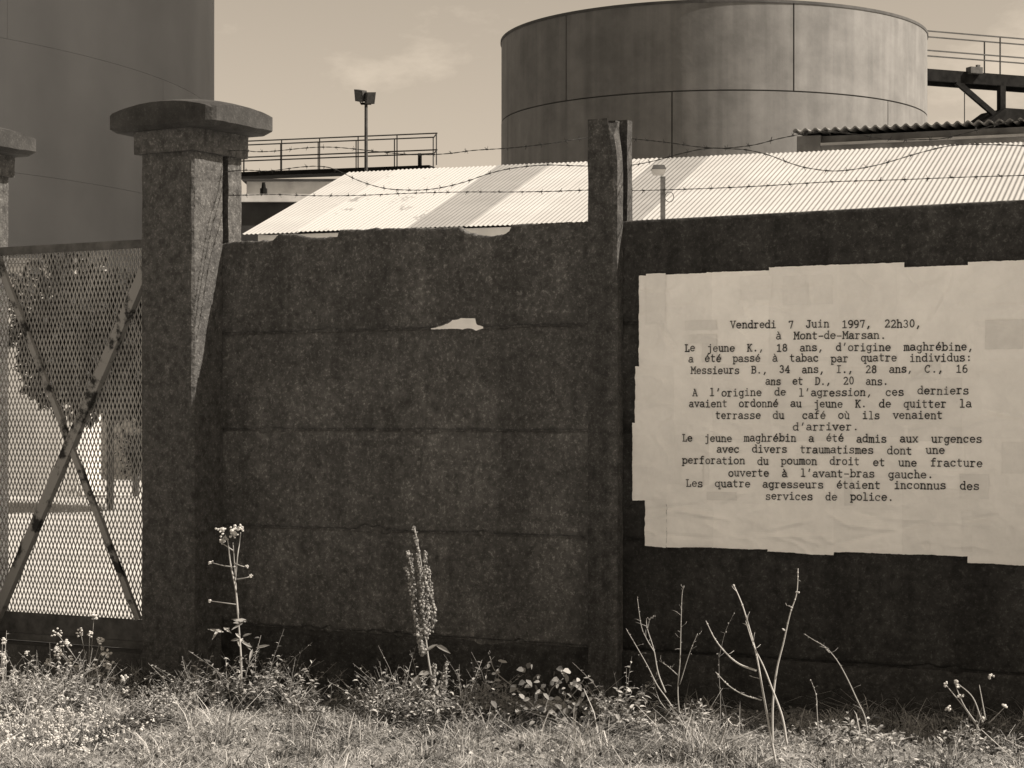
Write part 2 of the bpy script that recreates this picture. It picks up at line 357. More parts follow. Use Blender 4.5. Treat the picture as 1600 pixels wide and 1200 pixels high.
# ------------------------------------------------------------------ gate pillars
WP = .36
def pillar(ur, label, right_groove):
    x, y, _ = W(ur - WP / 2, .04, 0); t = thing('gate_pillar', (x, y, 0), label, 'pillar')
    d1, d0 = .245, -.165
    g0 = [(ur, .0), (ur - .04, .0), (ur - .04, -.052), (ur, -.052)]
    c = .012
    poly = [(ur - WP, d0), (ur - WP, d1 - c), (ur - WP + c, d1), (ur - c, d1), (ur, d1 - c)] + g0 + [(ur, d0)]
    zn = zp(302, 239, W(ur, d1, 0)[1]) if right_groove else None
    zn = 2.80
    column('shaft', poly[::-1], -.3, zn + .01, 'pillar', t, .045, .004, int(ur * 50))
    o = .026
    column('neck', [(ur - WP - o, d0 - o), (ur + o, d0 - o), (ur + o, d1 + o), (ur - WP - o, d1 + o)], zn, zn + .125, 'pillar', t, .03, .004, int(ur * 50) + 3)
    # domed cap
    a, b = .185, .07; u0, u1 = ur - WP - a, ur + a; e0, e1 = d0 - b, d1 + b; z0 = zn + .121; n = 16; m = MB()
    def top(i, j):
        p, q = i / n * 2 - 1, j / n * 2 - 1
        return z0 + .088 + .055 * (1 - abs(p) ** 2.2) + .034 * (1 - q * q) + .002 * ns(i, j, ur, .5)
    def rim(i, j):              # knocked corners
        p, q = i / n * 2 - 1, j / n * 2 - 1; u = u0 + (u1 - u0) * i / n; d = e0 + (e1 - e0) * j / n
        cr = max(0, abs(p) + abs(q) - 1.92) * .22
        return u - math.copysign(cr, p) + .003 * ns(i, j, 2, .9), d - math.copysign(cr, q) + .003 * ns(i, j, 8, .9)
    for j in range(n + 1):
        for i in range(n + 1): u, d = rim(i, j); m.v.append(W(u, d, top(i, j)))
    for j in range(n):
        for i in range(n): k = j * (n + 1) + i; m.f.append((k, k + n + 1, k + n + 2, k + 1)); m.t.append(.5)
    per = [(i, 0) for i in range(n)] + [(n, j) for j in range(n)] + [(i, n) for i in range(n, 0, -1)] + [(0, j) for j in range(n, 0, -1)]
    base = len(m.v)
    for lv in range(2):
        for i, j in per:
            u, d = rim(i, j); p, q = i / n * 2 - 1, j / n * 2 - 1
            if lv == 1: u -= .034 * p; d -= .022 * q
            m.v.append(W(u, d, z0 + (.022 if lv == 0 else 0) + .004 * ns(i, j, 5, .7)))
    np_ = len(per)
    for k in range(np_):
        i, j = per[k]; i2, j2 = per[(k + 1) % np_]
        m.f.append((j * (n + 1) + i, j2 * (n + 1) + i2, base + (k + 1) % np_, base + k)); m.t.append(.5)
        m.f.append((base + k, base + (k + 1) % np_, base + np_ + (k + 1) % np_, base + np_ + k)); m.t.append(.5)
    m.f.append(tuple(base + np_ + k for k in range(np_))); m.t.append(.5)
    m.build('cap', 'cap', t)
    return t
pillar(UP, 'square concrete gate pillar with domed cap where the panel wall starts', True)
UP2 = u_at(13, -.165)
pillar(UP2, 'concrete gate pillar with domed cap, on the hinge side of mesh gate', True)

# sill below the gate
m = MB(); m.wbox(UP2 + .002, UP - WP - .002, -.3, .12, -.3, .105); tag(m.build('gate_sill', 'sill', org=W((UP + UP2 - WP) / 2, 0, 0)), 'low concrete sill lying below the mesh gate', 'sill')

# ------------------------------------------------------------------ mesh gate
g0, g1 = UP2 + .012, UP - WP - .012; GD = -.03; gz0, gz1 = .112, 2.375
t = thing('mesh_gate', W((g0 + g1) / 2, GD, 0), 'narrow steel gate of expanded mesh with crossed braces between two pillars', 'gate')
for nm, a, b, c, d in (('top_rail', g0, g1, gz1 - .045, gz1), ('bottom_rail', g0, g1, gz0, gz0 + .04)):
    m = MB(); m.wbox(a, b, GD - .02, GD + .02, c, d); m.build(nm, 'gate_steel', t)
for a in (g0, g1 - .035):
    m = MB(); m.wbox(a, a + .035, GD - .02, GD + .018, gz0 + .041, gz1 - .046); m.build('stile', 'gate_steel', t)
m = MB(); m.wbox(g0 + .036, g1 - .036, GD - .004, GD + .004, gz0 + .041, gz0 + .16); m.build('kick_plate', 'gate_steel', t)
def brace(p0, p1, w, dd, th):
    (ua_, za), (ub_, zb) = on_d(*p0, GD), on_d(*p1, GD); ua_ = min(max(ua_, g0 + .01), g1 - .01); ub_ = min(max(ub_, g0 + .01), g1 - .01)
    m = MB(); a = Vector(W(ua_, dd, za)); b = Vector(W(ub_, dd, zb)); tt = (b - a); ln = tt.length; tt.normalize(); nn = Vector((-ST, -CT, 0)); sd = tt.cross(nn)
    m.box((a + b) / 2, tt * ln / 2, sd * w / 2, nn * th / 2)
    m.box((a + b) / 2 - sd * (w / 2 - th / 2) - nn * (w * .3), tt * ln / 2, sd * th / 2, nn * w * .25)
    return m.build('brace', 'brace', t)
brace((232, 420), (-8, 978), .062, GD + .036, .006); brace((-4, 395), (220, 968), .036, GD + .026, .005)
m = MB(); cw, ch = .028, .066; nu = int((g1 - g0 - .06) / cw); nv = int((gz1 - gz0 - .2) / ch) + 1; u_s = g0 + .03; z_s = gz1 - .03 - nv * ch
def strand(a, b, w):
    (ua_, za), (ub_, zb) = a, b; w2 = w / 2; th = .0035
    ln = math.hypot(ub_ - ua_, zb - za); px, pz = -(zb - za) / ln * w2, (ub_ - ua_) / ln * w2
    f = lambda u, z, d: W(u, GD + d, z)
    m.add([f(ua_ - px, za - pz, .004), f(ua_ + px, za + pz, -.003), f(ub_ + px, zb + pz, -.003), f(ub_ - px, zb - pz, .004),
           f(ua_ - px, za - pz, .001), f(ua_ + px, za + pz, -.006), f(ub_ + px, zb + pz, -.006), f(ub_ - px, zb - pz, .001)],
          [(0, 1, 2, 3), (7, 6, 5, 4), (0, 3, 7, 4), (1, 5, 6, 2)])
for i in range(nu + 1):
    for j in range(nv):
        u, z = u_s + i * cw, z_s + j * ch
        w = .0125
        for sgn in (-1, 1):
            um = u + sgn * cw / 2
            if um < g0 + .02 or um > g1 - .02: continue
            j1, j2 = [(x_ + .0022 * ns(x_, z_, 3, 11) + .0012 * ns(x_, z_, 5, 60), z_ + .003 * ns(x_, z_, 9, 8)) for x_, z_ in ((u, z), (um, z + ch / 2))]; j3 = (u + .0022 * ns(u, z + ch, 3, 11) + .0012 * ns(u, z + ch, 5, 60), z + ch + .003 * ns(u, z + ch, 9, 8)); strand(j1, j2, w); strand(j2, j3, w)
kind(m.build('mesh', 'mesh', t), 'stuff')
m = MB(); m.wbox(g1 - .03, g1 - .012, GD + .019, GD + .05, 1.16, 1.28); m.build('lock_plate', 'gate_steel', t)

# ------------------------------------------------------------------ barbed wires
wires = [
 ('topmost slack strand of barbed wire, dipping far down past the post', [(352, 236), (380, 235), (400, 237), (430, 236), (480, 231), (520, 230), (565, 234), (610, 239), (655, 242), (700, 240), (740, 235), (800, 231), (860, 224), (918, 215), (945, 214), (979, 216), (1046, 223), (1087, 229), (1129, 232), (1165, 234), (1200, 242), (1235, 255), (1265, 263), (1310, 267), (1370, 258), (1440, 238), (1490, 227), (1540, 226), (1600, 228), (1680, 236)]),
 ('middle strand of barbed wire, sagging deeply between pillar and post', [(352, 268), (385, 266), (420, 267), (470, 261), (500, 260), (525, 265), (560, 282), (600, 294), (640, 297), (670, 296), (700, 291), (730, 283), (765, 271), (800, 263), (850, 258), (900, 259), (945, 260), (979, 259), (1020, 252), (1060, 241), (1100, 232.5), (1140, 231), (1180, 226), (1220, 216), (1270, 207), (1310, 207), (1350, 212), (1390, 218), (1440, 218), (1475, 216), (1520, 205), (1560, 194), (1600, 186), (1680, 170)]),
 ('lowest taut strand of barbed wire just above the wall top', [(352, 305), (380, 305), (430, 304), (500, 306), (570, 305), (640, 302), (720, 300), (800, 300), (860, 299), (918, 297), (945, 297), (979, 298), (1060, 296), (1140, 293), (1200, 290), (1300, 284), (1400, 281), (1500, 277), (1600, 274), (1680, 271)])]
for lab, pp in wires:
    dd = .012
    pts = []
    for x, y in pp:
        dloc = dd
        if 905 < x < 990: dloc = -.11         # tied behind the post
        u, z = on_d(x, y, dloc if x > 400 else -.02); pts.append(Vector(W(u, dloc if x > 400 else -.02, z)))
    sp = smoothpath(pts, 8)
    t = thing('barbed_wire', pts[0], lab, 'wire', 'barbed wire strands above the wall')
    for ph_ in (0, math.pi):
        m = MB(); tw = []; acc = 0
        for i, p in enumerate(sp):
            if i: acc += (p - sp[i - 1]).length
            tw.append(p + Vector((0, math.cos(acc * 60 + ph_), math.sin(acc * 60 + ph_))) * .0016)
        m.tube(tw, .0013, 5); m.build('strand', 'wire', t)
    m = MB(); acc = 0; nxt = .05
    for i in range(1, len(sp)):
        acc += (sp[i] - sp[i - 1]).length
        if acc > nxt:
            nxt = acc + .085 + random.uniform(-.015, .025); p = sp[i]; tt = (sp[i] - sp[i - 1]).normalized()
            m.tube([p - tt * .007, p + tt * .007], .0034, 6)
            for k in range(4):
                a = random.uniform(0, 6.28); v = Vector((tt.y * .3, math.cos(a), math.sin(a))).normalized() * .016 + tt * random.uniform(-.012, .012)
                m.tube([p, p + v], [.0016, .0008], 4)
    kind(m.build('barbs', 'wire', t), 'stuff')

# ------------------------------------------------------------------ pasted notice: overlapping sheets and typed lines
pu0 = u_at(998); pu1 = u_at(1600) + .16
def seg_d(u, z, a, b):
    ax, az = a; bx, bz = b; vx, vz = bx - ax, bz - az; tt = max(0, min(1, ((u - ax) * vx + (z - az) * vz) / (vx * vx + vz * vz)))
    return math.hypot(u - ax - vx * tt, z - az - vz * tt), tt
cre_px = [((1298, 803), (1330, 822)), ((1330, 822), (1405, 828)), ((1300, 852), (1395, 830)), ((1180, 838), (1300, 838)), ((1010, 797), (1090, 789)), ((1060, 797), (1140, 812)), ((1490, 420), (1480, 460)), ((1480, 460), (1452, 515)), ((1425, 593), (1470, 568)), ((1033, 505), (1065, 560)), ((1160, 470), (1170, 500)), ((1265, 430), (1270, 475)), ((1405, 828), (1460, 812)), ((1500, 815), (1560, 806)), ((1030, 835), (1130, 842)), ((1450, 845), (1450, 858)), ((1380, 812), (1340, 800)), ((1200, 828), (1270, 812)), ((1540, 640), (1600, 655)), ((1280, 850), (1240, 836))]
cre = [(on_d(*a, 0), on_d(*b, 0), random.choice((-1, 1, 1)) * random.uniform(.007, .012)) for a, b in cre_px]
def wrinkle(u, z):
    w = .0035 * ns(u, z, 1, 3) + .0022 * ns(u, z, 2, 9) + .0022 * ns(u, z * 1.8, 4, 17) + .0012 * ns(u * 1.5, z, 6, 34)
    w += .0045 * max(0, .22 - abs(ns(u * .8, z * 1.6, 17, 6))) / .22
    if z < 1.03: w += .004 * ns(u * .6, z * 2.4, 7, 7) * (1.03 - z) / .2
    for a, b, h in cre:
        dd, tt = seg_d(u, z, a, b)
        if dd < .05: w += h * math.exp(-(dd / .011) ** 2) * (.4 + .6 * math.sin(math.pi * min(1, max(0, tt))))
    return max(.004, w + .0125)
t = thing('paper_notice', W((pu0 + pu1) / 2, 0, .78), 'large white typed notice of overlapping paper sheets pasted on panel wall', 'poster')
cols = [998, 1043, 1110, 1207, 1303, 1407, 1518, None]
rows = [(2.066, 1.58), (1.63, 1.30), (1.36, 1.00), (1.06, .784)]
lefts = [1000, 994.5, 990, 1009.5]
topj = [0, .001, .003, .016, .015, -.008, .004]; botj = [0, .002, .001, -.008, .004, .003, -.026]
for r, (zt_, zb_) in enumerate(rows):
    for c in range(7):
        if c < 6 and random.random() < 0: continue
        ua_ = u_at(lefts[r] if c == 0 else cols[c] + random.uniform(-9, 9) * (r > 0)) - (0 if c == 0 else .012)
        ub_ = (u_at(cols[c + 1] + random.uniform(-6, 9)) + .02) if cols[c + 1] else pu1 + random.uniform(-.02, .02)
        za_ = zt_ + (topj[c] if r == 0 else random.uniform(-.012, .02)); zb2 = zb_ + (botj[c] if r == 3 else random.uniform(-.02, .01))
        layer = (((c * 2 + r * 3) % 4) * 7 + c) * .00011; nu, nz = max(6, int((ub_ - ua_) / .008)), max(6, int((za_ - zb2) / .008)); m = MB(); sk = random.uniform(-.012, .012)
        for j in range(nz + 1):
            for i in range(nu + 1):
                u = ua_ + (ub_ - ua_) * i / nu; z = zb2 + (za_ - zb2) * j / nz
                z += sk * ((u - (ua_ + ub_) / 2)) * (.8 if r in (0, 3) else 1.5); 
                if i in (0, nu): u += .0022 * ns(z, c, r, 30) + .0016 * ns(z, c, r, 90)
                if j in (0, nz): z += .0022 * ns(u, c, r, 30) + .0016 * ns(u, c, r, 90) + (.008 * ns(u, r, 6, 4) if (r == 3 and j == 0) else 0)
                d = wrinkle(u, z) + layer
                if i in (0, nu) or j in (0, nz): d -= .001
                m.v.append(W(u, d, z))
        for j in range(nz):
            for i in range(nu): k = j * (nu + 1) + i; m.f.append((k, k + 1, k + nu + 2, k + nu + 1)); m.t.append(.5)
        nn = len(m.v); edge = [i for i in range(nu + 1)] + [j * (nu + 1) + nu for j in range(1, nz + 1)] + [nz * (nu + 1) + i for i in range(nu - 1, -1, -1)] + [j * (nu + 1) for j in range(nz - 1, 0, -1)]
        for k in edge: x, y, z = m.v[k]; m.v.append((x + ST * .0005, y + CT * .0005, z))
        ne = len(edge)
        for k in range(ne): m.f.append((edge[(k + 1) % ne], edge[k], nn + k, nn + (k + 1) % ne)); m.t.append(.5)
        o = m.build('paper_sheet', 'paper', t, smooth=False)
for x0_, y0_, x1_, y1_ in ((1071, 501, 1120, 515), (1071, 523, 1121, 536), (1098, 536, 1121, 566), (1064, 724, 1099, 760), (1105, 768, 1152, 782), (1158, 432, 1207, 468), (1224, 432, 1302, 475), (1425, 560, 1470, 592), (1540, 500, 1600, 545), (1500, 740, 1546, 780), (1566, 690, 1600, 740), (1503, 798, 1520, 862), (1320, 745, 1332, 790), (1010, 428, 1041, 505)):
    (ua_, za_), (ub_, zb2) = on_d(x0_, y0_, .01), on_d(x1_, y1_, .01); m = MB(); nu, nz = max(3, int((ub_ - ua_) / .01)), max(3, int((za_ - zb2) / .01))
    for j in range(nz + 1):
        for i in range(nu + 1):
            u = ua_ + (ub_ - ua_) * i / nu; z = zb2 + (za_ - zb2) * j / nz
            if i in (0, nu): u += .002 * ns(z, x0_, 1, 40)
            if j in (0, nz): z += .002 * ns(u, y0_, 1, 40)
            m.v.append(W(u, wrinkle(u, z) + .0037, z))
    for j in range(nz):
        for i in range(nu): k = j * (nu + 1) + i; m.f.append((k, k + 1, k + nu + 2, k + nu + 1)); m.t.append(.5)
    m.build('paper_patch', 'paper_grey', t)
# typewriter letters as strokes with slab serifs, on a 5 x 6.4 cell
def arc(cx, cy, rx, ry, a0, a1, n=10): return [(cx + rx * math.cos(R(a0 + (a1 - a0) * i / n)), cy + ry * math.sin(R(a0 + (a1 - a0) * i / n))) for i in range(n + 1)]
def sf(x, y, w=1.0): return [(x - w, y), (x + w, y)]
XH, CAP, ASC, DSC = 4.5, 6.3, 6.8, -2.0
GL = {
 'a': [arc(2.3, 3.1, 1.7, 1.4, 150, 0) + [(4, .5), (4.9, 0)], arc(2.1, 1.25, 1.8, 1.25, 40, 330) + [(4, 1.1)]],
 'b': [[(0, ASC), (.9, ASC), (.9, 0)], arc(2.8, 2.25, 2, 2.25, 160, -160), sf(.4, 0, .5)],
 'c': [arc(2.5, 2.25, 2.1, 2.25, 45, 320), [(4.1, 4.3), (4.1, 3.2)]],
 'd': [[(3.2, ASC), (4.1, ASC), (4.1, 0), (4.9, 0)], arc(2.2, 2.25, 2, 2.25, 20, 340)],
 'e': [[(.4, 2.4), (4.6, 2.4)] + arc(2.5, 2.25, 2.1, 2.25, 5, 320)],
 'f': [arc(3.4, 5.5, 1.5, 1.3, 60, 180, 6) + [(1.9, 0)], [(.5, XH), (4, XH)], sf(1.9, 0, 1.5)],
 'g': [arc(2.2, 2.35, 1.9, 2.15, 20, 340), [(4.9, XH), (4.1, XH), (4.1, -.6)] + arc(2.5, -.6, 1.6, 1.4, 0, -150)],
 'h': [[(.1, ASC), (.9, ASC), (.9, 0)], [(.9, 3)] + arc(2.5, 3, 1.5, 1.5, 160, 0) + [(4, 0)], sf(.9, 0, .8), sf(4, 0, .8)],
 'i': [[(.9, XH), (2.5, XH), (2.5, 0)], sf(2.5, 0, 1.8), [(2.3, 6.4), (2.7, 6.0)], [(2.3, 6.0), (2.7, 6.4)]],
 'j': [[(1, XH), (3.2, XH), (3.2, -.6)] + arc(1.9, -.6, 1.3, 1.4, 0, -130), [(3, 6.4), (3.4, 6.0)], [(3, 6.0), (3.4, 6.4)]],
 'l': [[(.9, ASC), (2.5, ASC), (2.5, 0)], sf(2.5, 0, 1.8)],
 'm': [[(-.2, XH), (.5, XH), (.5, 0)], [(.5, 3.4)] + arc(1.5, 3.4, 1, 1.1, 160, 0, 6) + [(2.5, 0)], [(2.5, 3.4)] + arc(3.5, 3.4, 1, 1.1, 160, 0, 6) + [(4.5, 0)], sf(.4, 0, .6), sf(2.6, 0, .4), sf(4.7, 0, .5)],
 'n': [[(.1, XH), (.9, XH), (.9, 0)], [(.9, 3)] + arc(2.5, 3, 1.5, 1.5, 160, 0) + [(4, 0)], sf(.9, 0, .8), sf(4, 0, .8)],
 'o': [arc(2.5, 2.25, 2.1, 2.25, 0, 360, 16)],
 'p': [[(0, XH), (.9, XH), (.9, DSC)], arc(2.8, 2.25, 2, 2.25, 160, -160), sf(.9, DSC, .9)],
 'q': [[(4.9, XH), (4.1, XH), (4.1, DSC)], arc(2.2, 2.25, 2, 2.25, 20, 340), sf(4.1, DSC, .9)],
 'r': [[(.3, XH), (1.5, XH), (1.5, 0)], [(1.5, 2.9)] + arc(3.2, 2.9, 1.7, 1.6, 160, 50, 6), sf(1.6, 0, 1.3)],
 's': [arc(2.5, 3.4, 1.7, 1.1, 30, 250, 8) + arc(2.5, 1.15, 1.9, 1.15, 80, -150, 8), [(4.1, 4.4), (4.1, 3.5)], [(.6, 0), (.6, 1)]],
 't': [[(1.7, 6.2), (1.7, 1.2)] + arc(3, 1.2, 1.3, 1.2, 180, 310, 6), [(.4, XH), (4.1, XH)]],
 'u': [[(.1, XH), (.9, XH), (.9, 1.5)] + arc(2.4, 1.5, 1.5, 1.5, 180, 340), [(3.2, XH), (4.1, XH), (4.1, 0), (4.9, 0)]],
 'v': [[(.5, XH), (2.5, 0), (4.5, XH)], sf(.6, XH, .8), sf(4.4, XH, .8)],
 'x': [[(.6, XH), (4.4, 0)], [(4.4, XH), (.6, 0)], sf(.7, 0, .7), sf(4.3, 0, .7), sf(.7, XH, .6), sf(4.3, XH, .6)],
 'V': [[(.3, CAP), (2.5, 0), (4.7, CAP)], sf(.4, CAP, .9), sf(4.6, CAP, .9)],
 'J': [[(4.8, CAP), (1.8, CAP)], [(3.6, CAP), (3.6, 1.5)] + arc(2, 1.5, 1.6, 1.5, 0, -190)],
 'M': [[(.6, 0), (.6, CAP), (2.5, 2.6), (4.4, CAP), (4.4, 0)], sf(.5, 0, .8), sf(4.5, 0, .8), sf(.3, CAP, .5), sf(4.7, CAP, .5)],
 'L': [[(1.4, CAP), (1.4, 0), (4.6, 0), (4.6, 1.8)], [(.3, CAP), (2.8, CAP)], [(.4, 0), (1.4, 0)]],
 'K': [[(.9, CAP), (.9, 0)], [(4.2, CAP), (.9, 2.6)], [(2.1, 3.5), (4.3, 0)], sf(.9, 0, .8), sf(.9, CAP, .8), sf(4.3, CAP, .6), sf(4.4, 0, .6)],
 'B': [[(.9, CAP), (.9, 0)], [(.2, CAP), (2.8, CAP)] + arc(2.8, 4.8, 1.5, 1.5, 90, -90, 6) + [(.9, 3.3)], [(2.8, 3.3)] + arc(2.9, 1.65, 1.8, 1.65, 90, -90, 6) + [(.2, 0)]],
 'I': [[(2.5, CAP), (2.5, 0)], sf(2.5, 0, 1.7), sf(2.5, CAP, 1.7)],
 'C': [arc(2.6, 3.15, 2.2, 3.15, 45, 315, 14), [(4.3, 6.2), (4.3, 4.6)]],
 'D': [[(1, CAP), (1, 0)], [(.2, CAP), (2.2, CAP)] + arc(2.2, 3.15, 2.4, 3.15, 90, -90, 10) + [(.2, 0)]],
 'A': [[(.5, 0), (2.4, CAP), (4.5, 0)], [(1.3, 2.2), (3.8, 2.2)], sf(.6, 0, .8), sf(4.4, 0, .8), [(1.4, CAP), (2.5, CAP)]],
 '0': [arc(2.5, 3.2, 1.8, 3.2, 0, 360, 18)], '1': [[(1, 5.4), (2.6, CAP), (2.6, 0)], sf(2.6, 0, 1.8)],
 '2': [arc(2.4, 4.6, 1.8, 1.8, 160, -20, 8) + [(.6, 0), (4.5, 0), (4.5, .9)]],
 '3': [arc(2.3, 4.8, 1.6, 1.6, 150, -80, 8), arc(2.3, 1.7, 1.9, 1.7, 80, -155, 8)],
 '4': [[(4.5, 1.9), (.4, 1.9), (3.4, CAP), (3.4, 0)], sf(3.3, 0, 1.1)],
 '6': [arc(3.2, 3.0, 2.5, 3.4, 80, 180, 6), arc(2.6, 1.9, 1.9, 1.9, 0, 360, 14)],
 '7': [[(.6, 5.2), (.6, CAP), (4.3, CAP), (2.2, 0)]],
 '8': [arc(2.5, 4.8, 1.5, 1.5, 0, 360, 14), arc(2.5, 1.7, 1.9, 1.7, 0, 360, 14)],
 '9': [arc(2.5, 4.4, 1.9, 1.9, 0, 360, 14), arc(1.9, 3.3, 2.5, 3.4, 0, -100, 6)],
 ',': [[(2.6, .9), (1.6, -1.3)], [(2.9, .9), (1.8, -1.2)]], '.': [arc(2.5, .4, .35, .35, 0, 360, 6), arc(2.5, .4, .1, .1, 0, 360, 4)],
 ':': [arc(2.5, .5, .3, .3, 0, 360, 6), arc(2.5, 3.7, .3, .3, 0, 360, 6)], "'": [[(2.8, 6.8), (2.2, 4.6)], [(3, 6.8), (2.3, 4.7)]], '-': [[(.6, 2.5), (4.4, 2.5)]]}
GL['é'] = GL['e'] + [[(2.2, 5.3), (3.4, 6.8)]]; GL['à'] = GL['a'] + [[(1.6, 6.8), (2.7, 5.3)]]; GL['ù'] = GL['u'] + [[(1.6, 6.8), (2.7, 5.3)]]
LINES = [('Vendredi 7 Juin 1997, 22h30,', 1143, 1441, 513, 511), ('à Mont-de-Marsan.', 1214, 1386, 530, 529), ("Le jeune K., 18 ans, d'origine maghrébine,", 1071, 1523, 549, 548),
 ('a été passé à tabac par quatre individus:', 1077, 1520, 566, 564), ('Messieurs B., 34 ans, I., 28 ans, C., 16', 1081, 1514, 584, 582), ('ans et D., 20 ans.', 1197, 1390, 601, 601),
 ("A l'origine de l'agression, ces derniers", 1083, 1516, 619, 617), ('avaient ordonné au jeune K. de quitter la', 1078, 1520, 636, 636), ('terrasse du  café où ils venaient', 1119, 1475, 654, 655),
 ("d'arriver.", 1240, 1344, 672, 672), ('Le jeune maghrébin a été admis aux urgences', 1067, 1536, 689, 691), ('avec divers traumatismes dont une', 1121, 1478, 707, 709),
 ('perforation du poumon droit et une fracture', 1067, 1537, 724, 729), ("ouverte à l'avant-bras gauche.", 1139, 1460, 744, 746), ('Les quatre agresseurs étaient inconnus des', 1073, 1532, 760, 765), ('services de police.', 1197, 1398, 780, 782)]
for txt, xa, xb, ya, yb in LINES:
    u0, z0 = on_d(xa, ya, .008); u1, z1 = on_d(xb, yb, .008); cells = sum(1 if c != ' ' else 2 for c in txt.replace('  ', ' ~')) ; txt2 = txt.replace('  ', ' ~')
    pitch = (u1 - u0) / cells; k = pitch / 6.0; kz = .0050; m = MB(); c0 = 0; SW = .0046; wz = 0
    for ch_ in txt2:
        if ch_ == ' ':
            c0 += 2; m.build('word', 'ink', t); m = MB(); wz = random.gauss(0, .0014); continue
        if ch_ == '~': c0 += 1; continue
        ub_ = u0 + c0 * pitch; zb_ = z0 + wz + (z1 - z0) * (c0 / cells) + random.uniform(-.0012, .0012); SW = .0046 * random.uniform(.85, 1.15); rot = random.uniform(-.03, .03)
        for ln in GL[ch_]:
            pts = [(ub_ + (x + .4) * k, zb_ + y * kz + rot * x * kz) for x, y in ln]
            for (a, b), (c, d) in zip(pts[:-1], pts[1:]):
                l_ = math.hypot(c - a, d - b)
                if l_ < 1e-6: continue
                tx, tz = (c - a) / l_ * SW * .4, (d - b) / l_ * SW * .4; nx_, nz_ = -tz / .4 * .5, tx / .4 * .5
                q = [(a - tx + nx_, b - tz + nz_), (c + tx + nx_, d + tz + nz_), (c + tx - nx_, d + tz - nz_), (a - tx - nx_, b - tz - nz_)]
                dd = max(wrinkle(x, y) for x, y in q) + .0048
                m.add([W(x, dd, y) for x, y in q], [(3, 2, 1, 0)])
        c0 += 1
    m.build('word', 'ink', t)

# ------------------------------------------------------------------ storage tanks
def hit(px, c, Rr):             # where a ray in plan meets the near side of a circle -> angle
    dx, dy = (px - CX) / F, 1.0; ln = math.hypot(dx, dy); dx /= ln; dy /= ln
    b = dx * c[0] + dy * c[1]; q = math.sqrt(max(0, b * b - (c[0] ** 2 + c[1] ** 2 - Rr * Rr))); s_ = b - q
    return math.atan2(dy * s_ - c[1], dx * s_ - c[0])
def tank(c, Rr, seams, zg, starts, dang, label, mat, gap=.035, vis=None):
    t = thing('storage_tank', (c[0], c[1], zg), label, 'tank')
    m = MB(); n = 120; zt = seams[0] - .05
    for k in range(n): a = 2 * math.pi * k / n; m.v += [(c[0] + (Rr - .03) * math.cos(a), c[1] + (Rr - .03) * math.sin(a), zg), (c[0] + (Rr - .03) * math.cos(a), c[1] + (Rr - .03) * math.sin(a), zt)]
    for k in range(n): a, b = 2 * k, 2 * ((k + 1) % n); m.f.append((a, b, b + 1, a + 1)); m.t.append(.5)
    m.f.append(tuple(2 * k + 1 for k in range(n))); m.t.append(.5)
    m.build('shell', 'tank_seam' if mat == 'tank' else 'dark_tank', t, smooth=False)
    for r in range(len(seams) - 1):
        za, zb = seams[r + 1] + gap / 2, seams[r] - (gap / 2 if r else 0)
        nseg = round(2 * math.pi / dang); a0 = starts[r % 2]
        for p in range(nseg):
            aa = a0 + p * 2 * math.pi / nseg + gap / 2 / Rr; bb = a0 + (p + 1) * 2 * math.pi / nseg - gap / 2 / Rr; s_ = max(10, int(26 * dang)); m = MB()
            off = random.uniform(0, .012) if mat == 'tank' else 0
            for k in range(s_ + 1):
                a = aa + (bb - aa) * k / s_
                for rr, z in ((Rr + off, za), (Rr + off, zb), (Rr - .05, zb), (Rr - .05, za)): m.v.append((c[0] + rr * math.cos(a), c[1] + rr * math.sin(a), z))
            for k in range(s_):
                for e in range(4): a, b = k * 4 + e, k * 4 + (e + 1) % 4; m.f.append((a, a + 4, b + 4, b)); m.t.append(.5)
            m.f += [(0, 1, 2, 3), tuple(s_ * 4 + e for e in (3, 2, 1, 0))]; m.t += [.5, .5]
            o = m.build('plate', mat, t); o.data.shade_smooth()
            try: o.data.set_sharp_from_angle(angle=R(30))
            except Exception: pass
    return t
c1 = (5.45, 55.73); R1 = 5.735
z1s = [11.56 - 2.205 * k for k in range(6)]
A1, A2, A3 = hit(882, c1, R1), hit(1240, c1, R1), hit(1050, c1, R1)
DA = A2 - A1; nseg = round(2 * math.pi / DA)
t1 = tank(c1, R1, z1s, yz(55), (A2 - 2 * 2 * math.pi / nseg * 0, A3), 2 * math.pi / nseg, 'pale weathered open topped steel storage tank beside the raised gantry', 'tank')
m = MB(); n = 140                           # rim angle round the top
for k in range(n):
    a = 2 * math.pi * k / n
    for rr, z in ((R1 + .03, 11.51), (R1 + .03, 11.58), (R1 - .06, 11.58), (R1 - .06, 11.51)): m.v.append((c1[0] + rr * math.cos(a), c1[1] + rr * math.sin(a), z))
for k in range(n):
    for e in range(4): a, b = k * 4 + e, k * 4 + (e + 1) % 4; a2, b2 = ((k + 1) % n) * 4 + e, ((k + 1) % n) * 4 + (e + 1) % 4; m.f.append((a, a2, b2, b)); m.t.append(.5)
m.build('rim', 'tank_seam', t1, smooth=False)
ca = R(-24.3); c2 = (44 * math.sin(ca), 44 * math.cos(ca)); R2 = 44 * math.sin(R(16.03))
z2s = [7.5 + 2.15 * 4 - 2.15 * k for k in range(8)]
B1 = hit(255, c2, R2)
tank(c2, R2, z2s, yz(40), (B1, B1 + .42), .8, 'huge dark grey storage tank rising behind the gate pillars', 'dark_tank', .004)
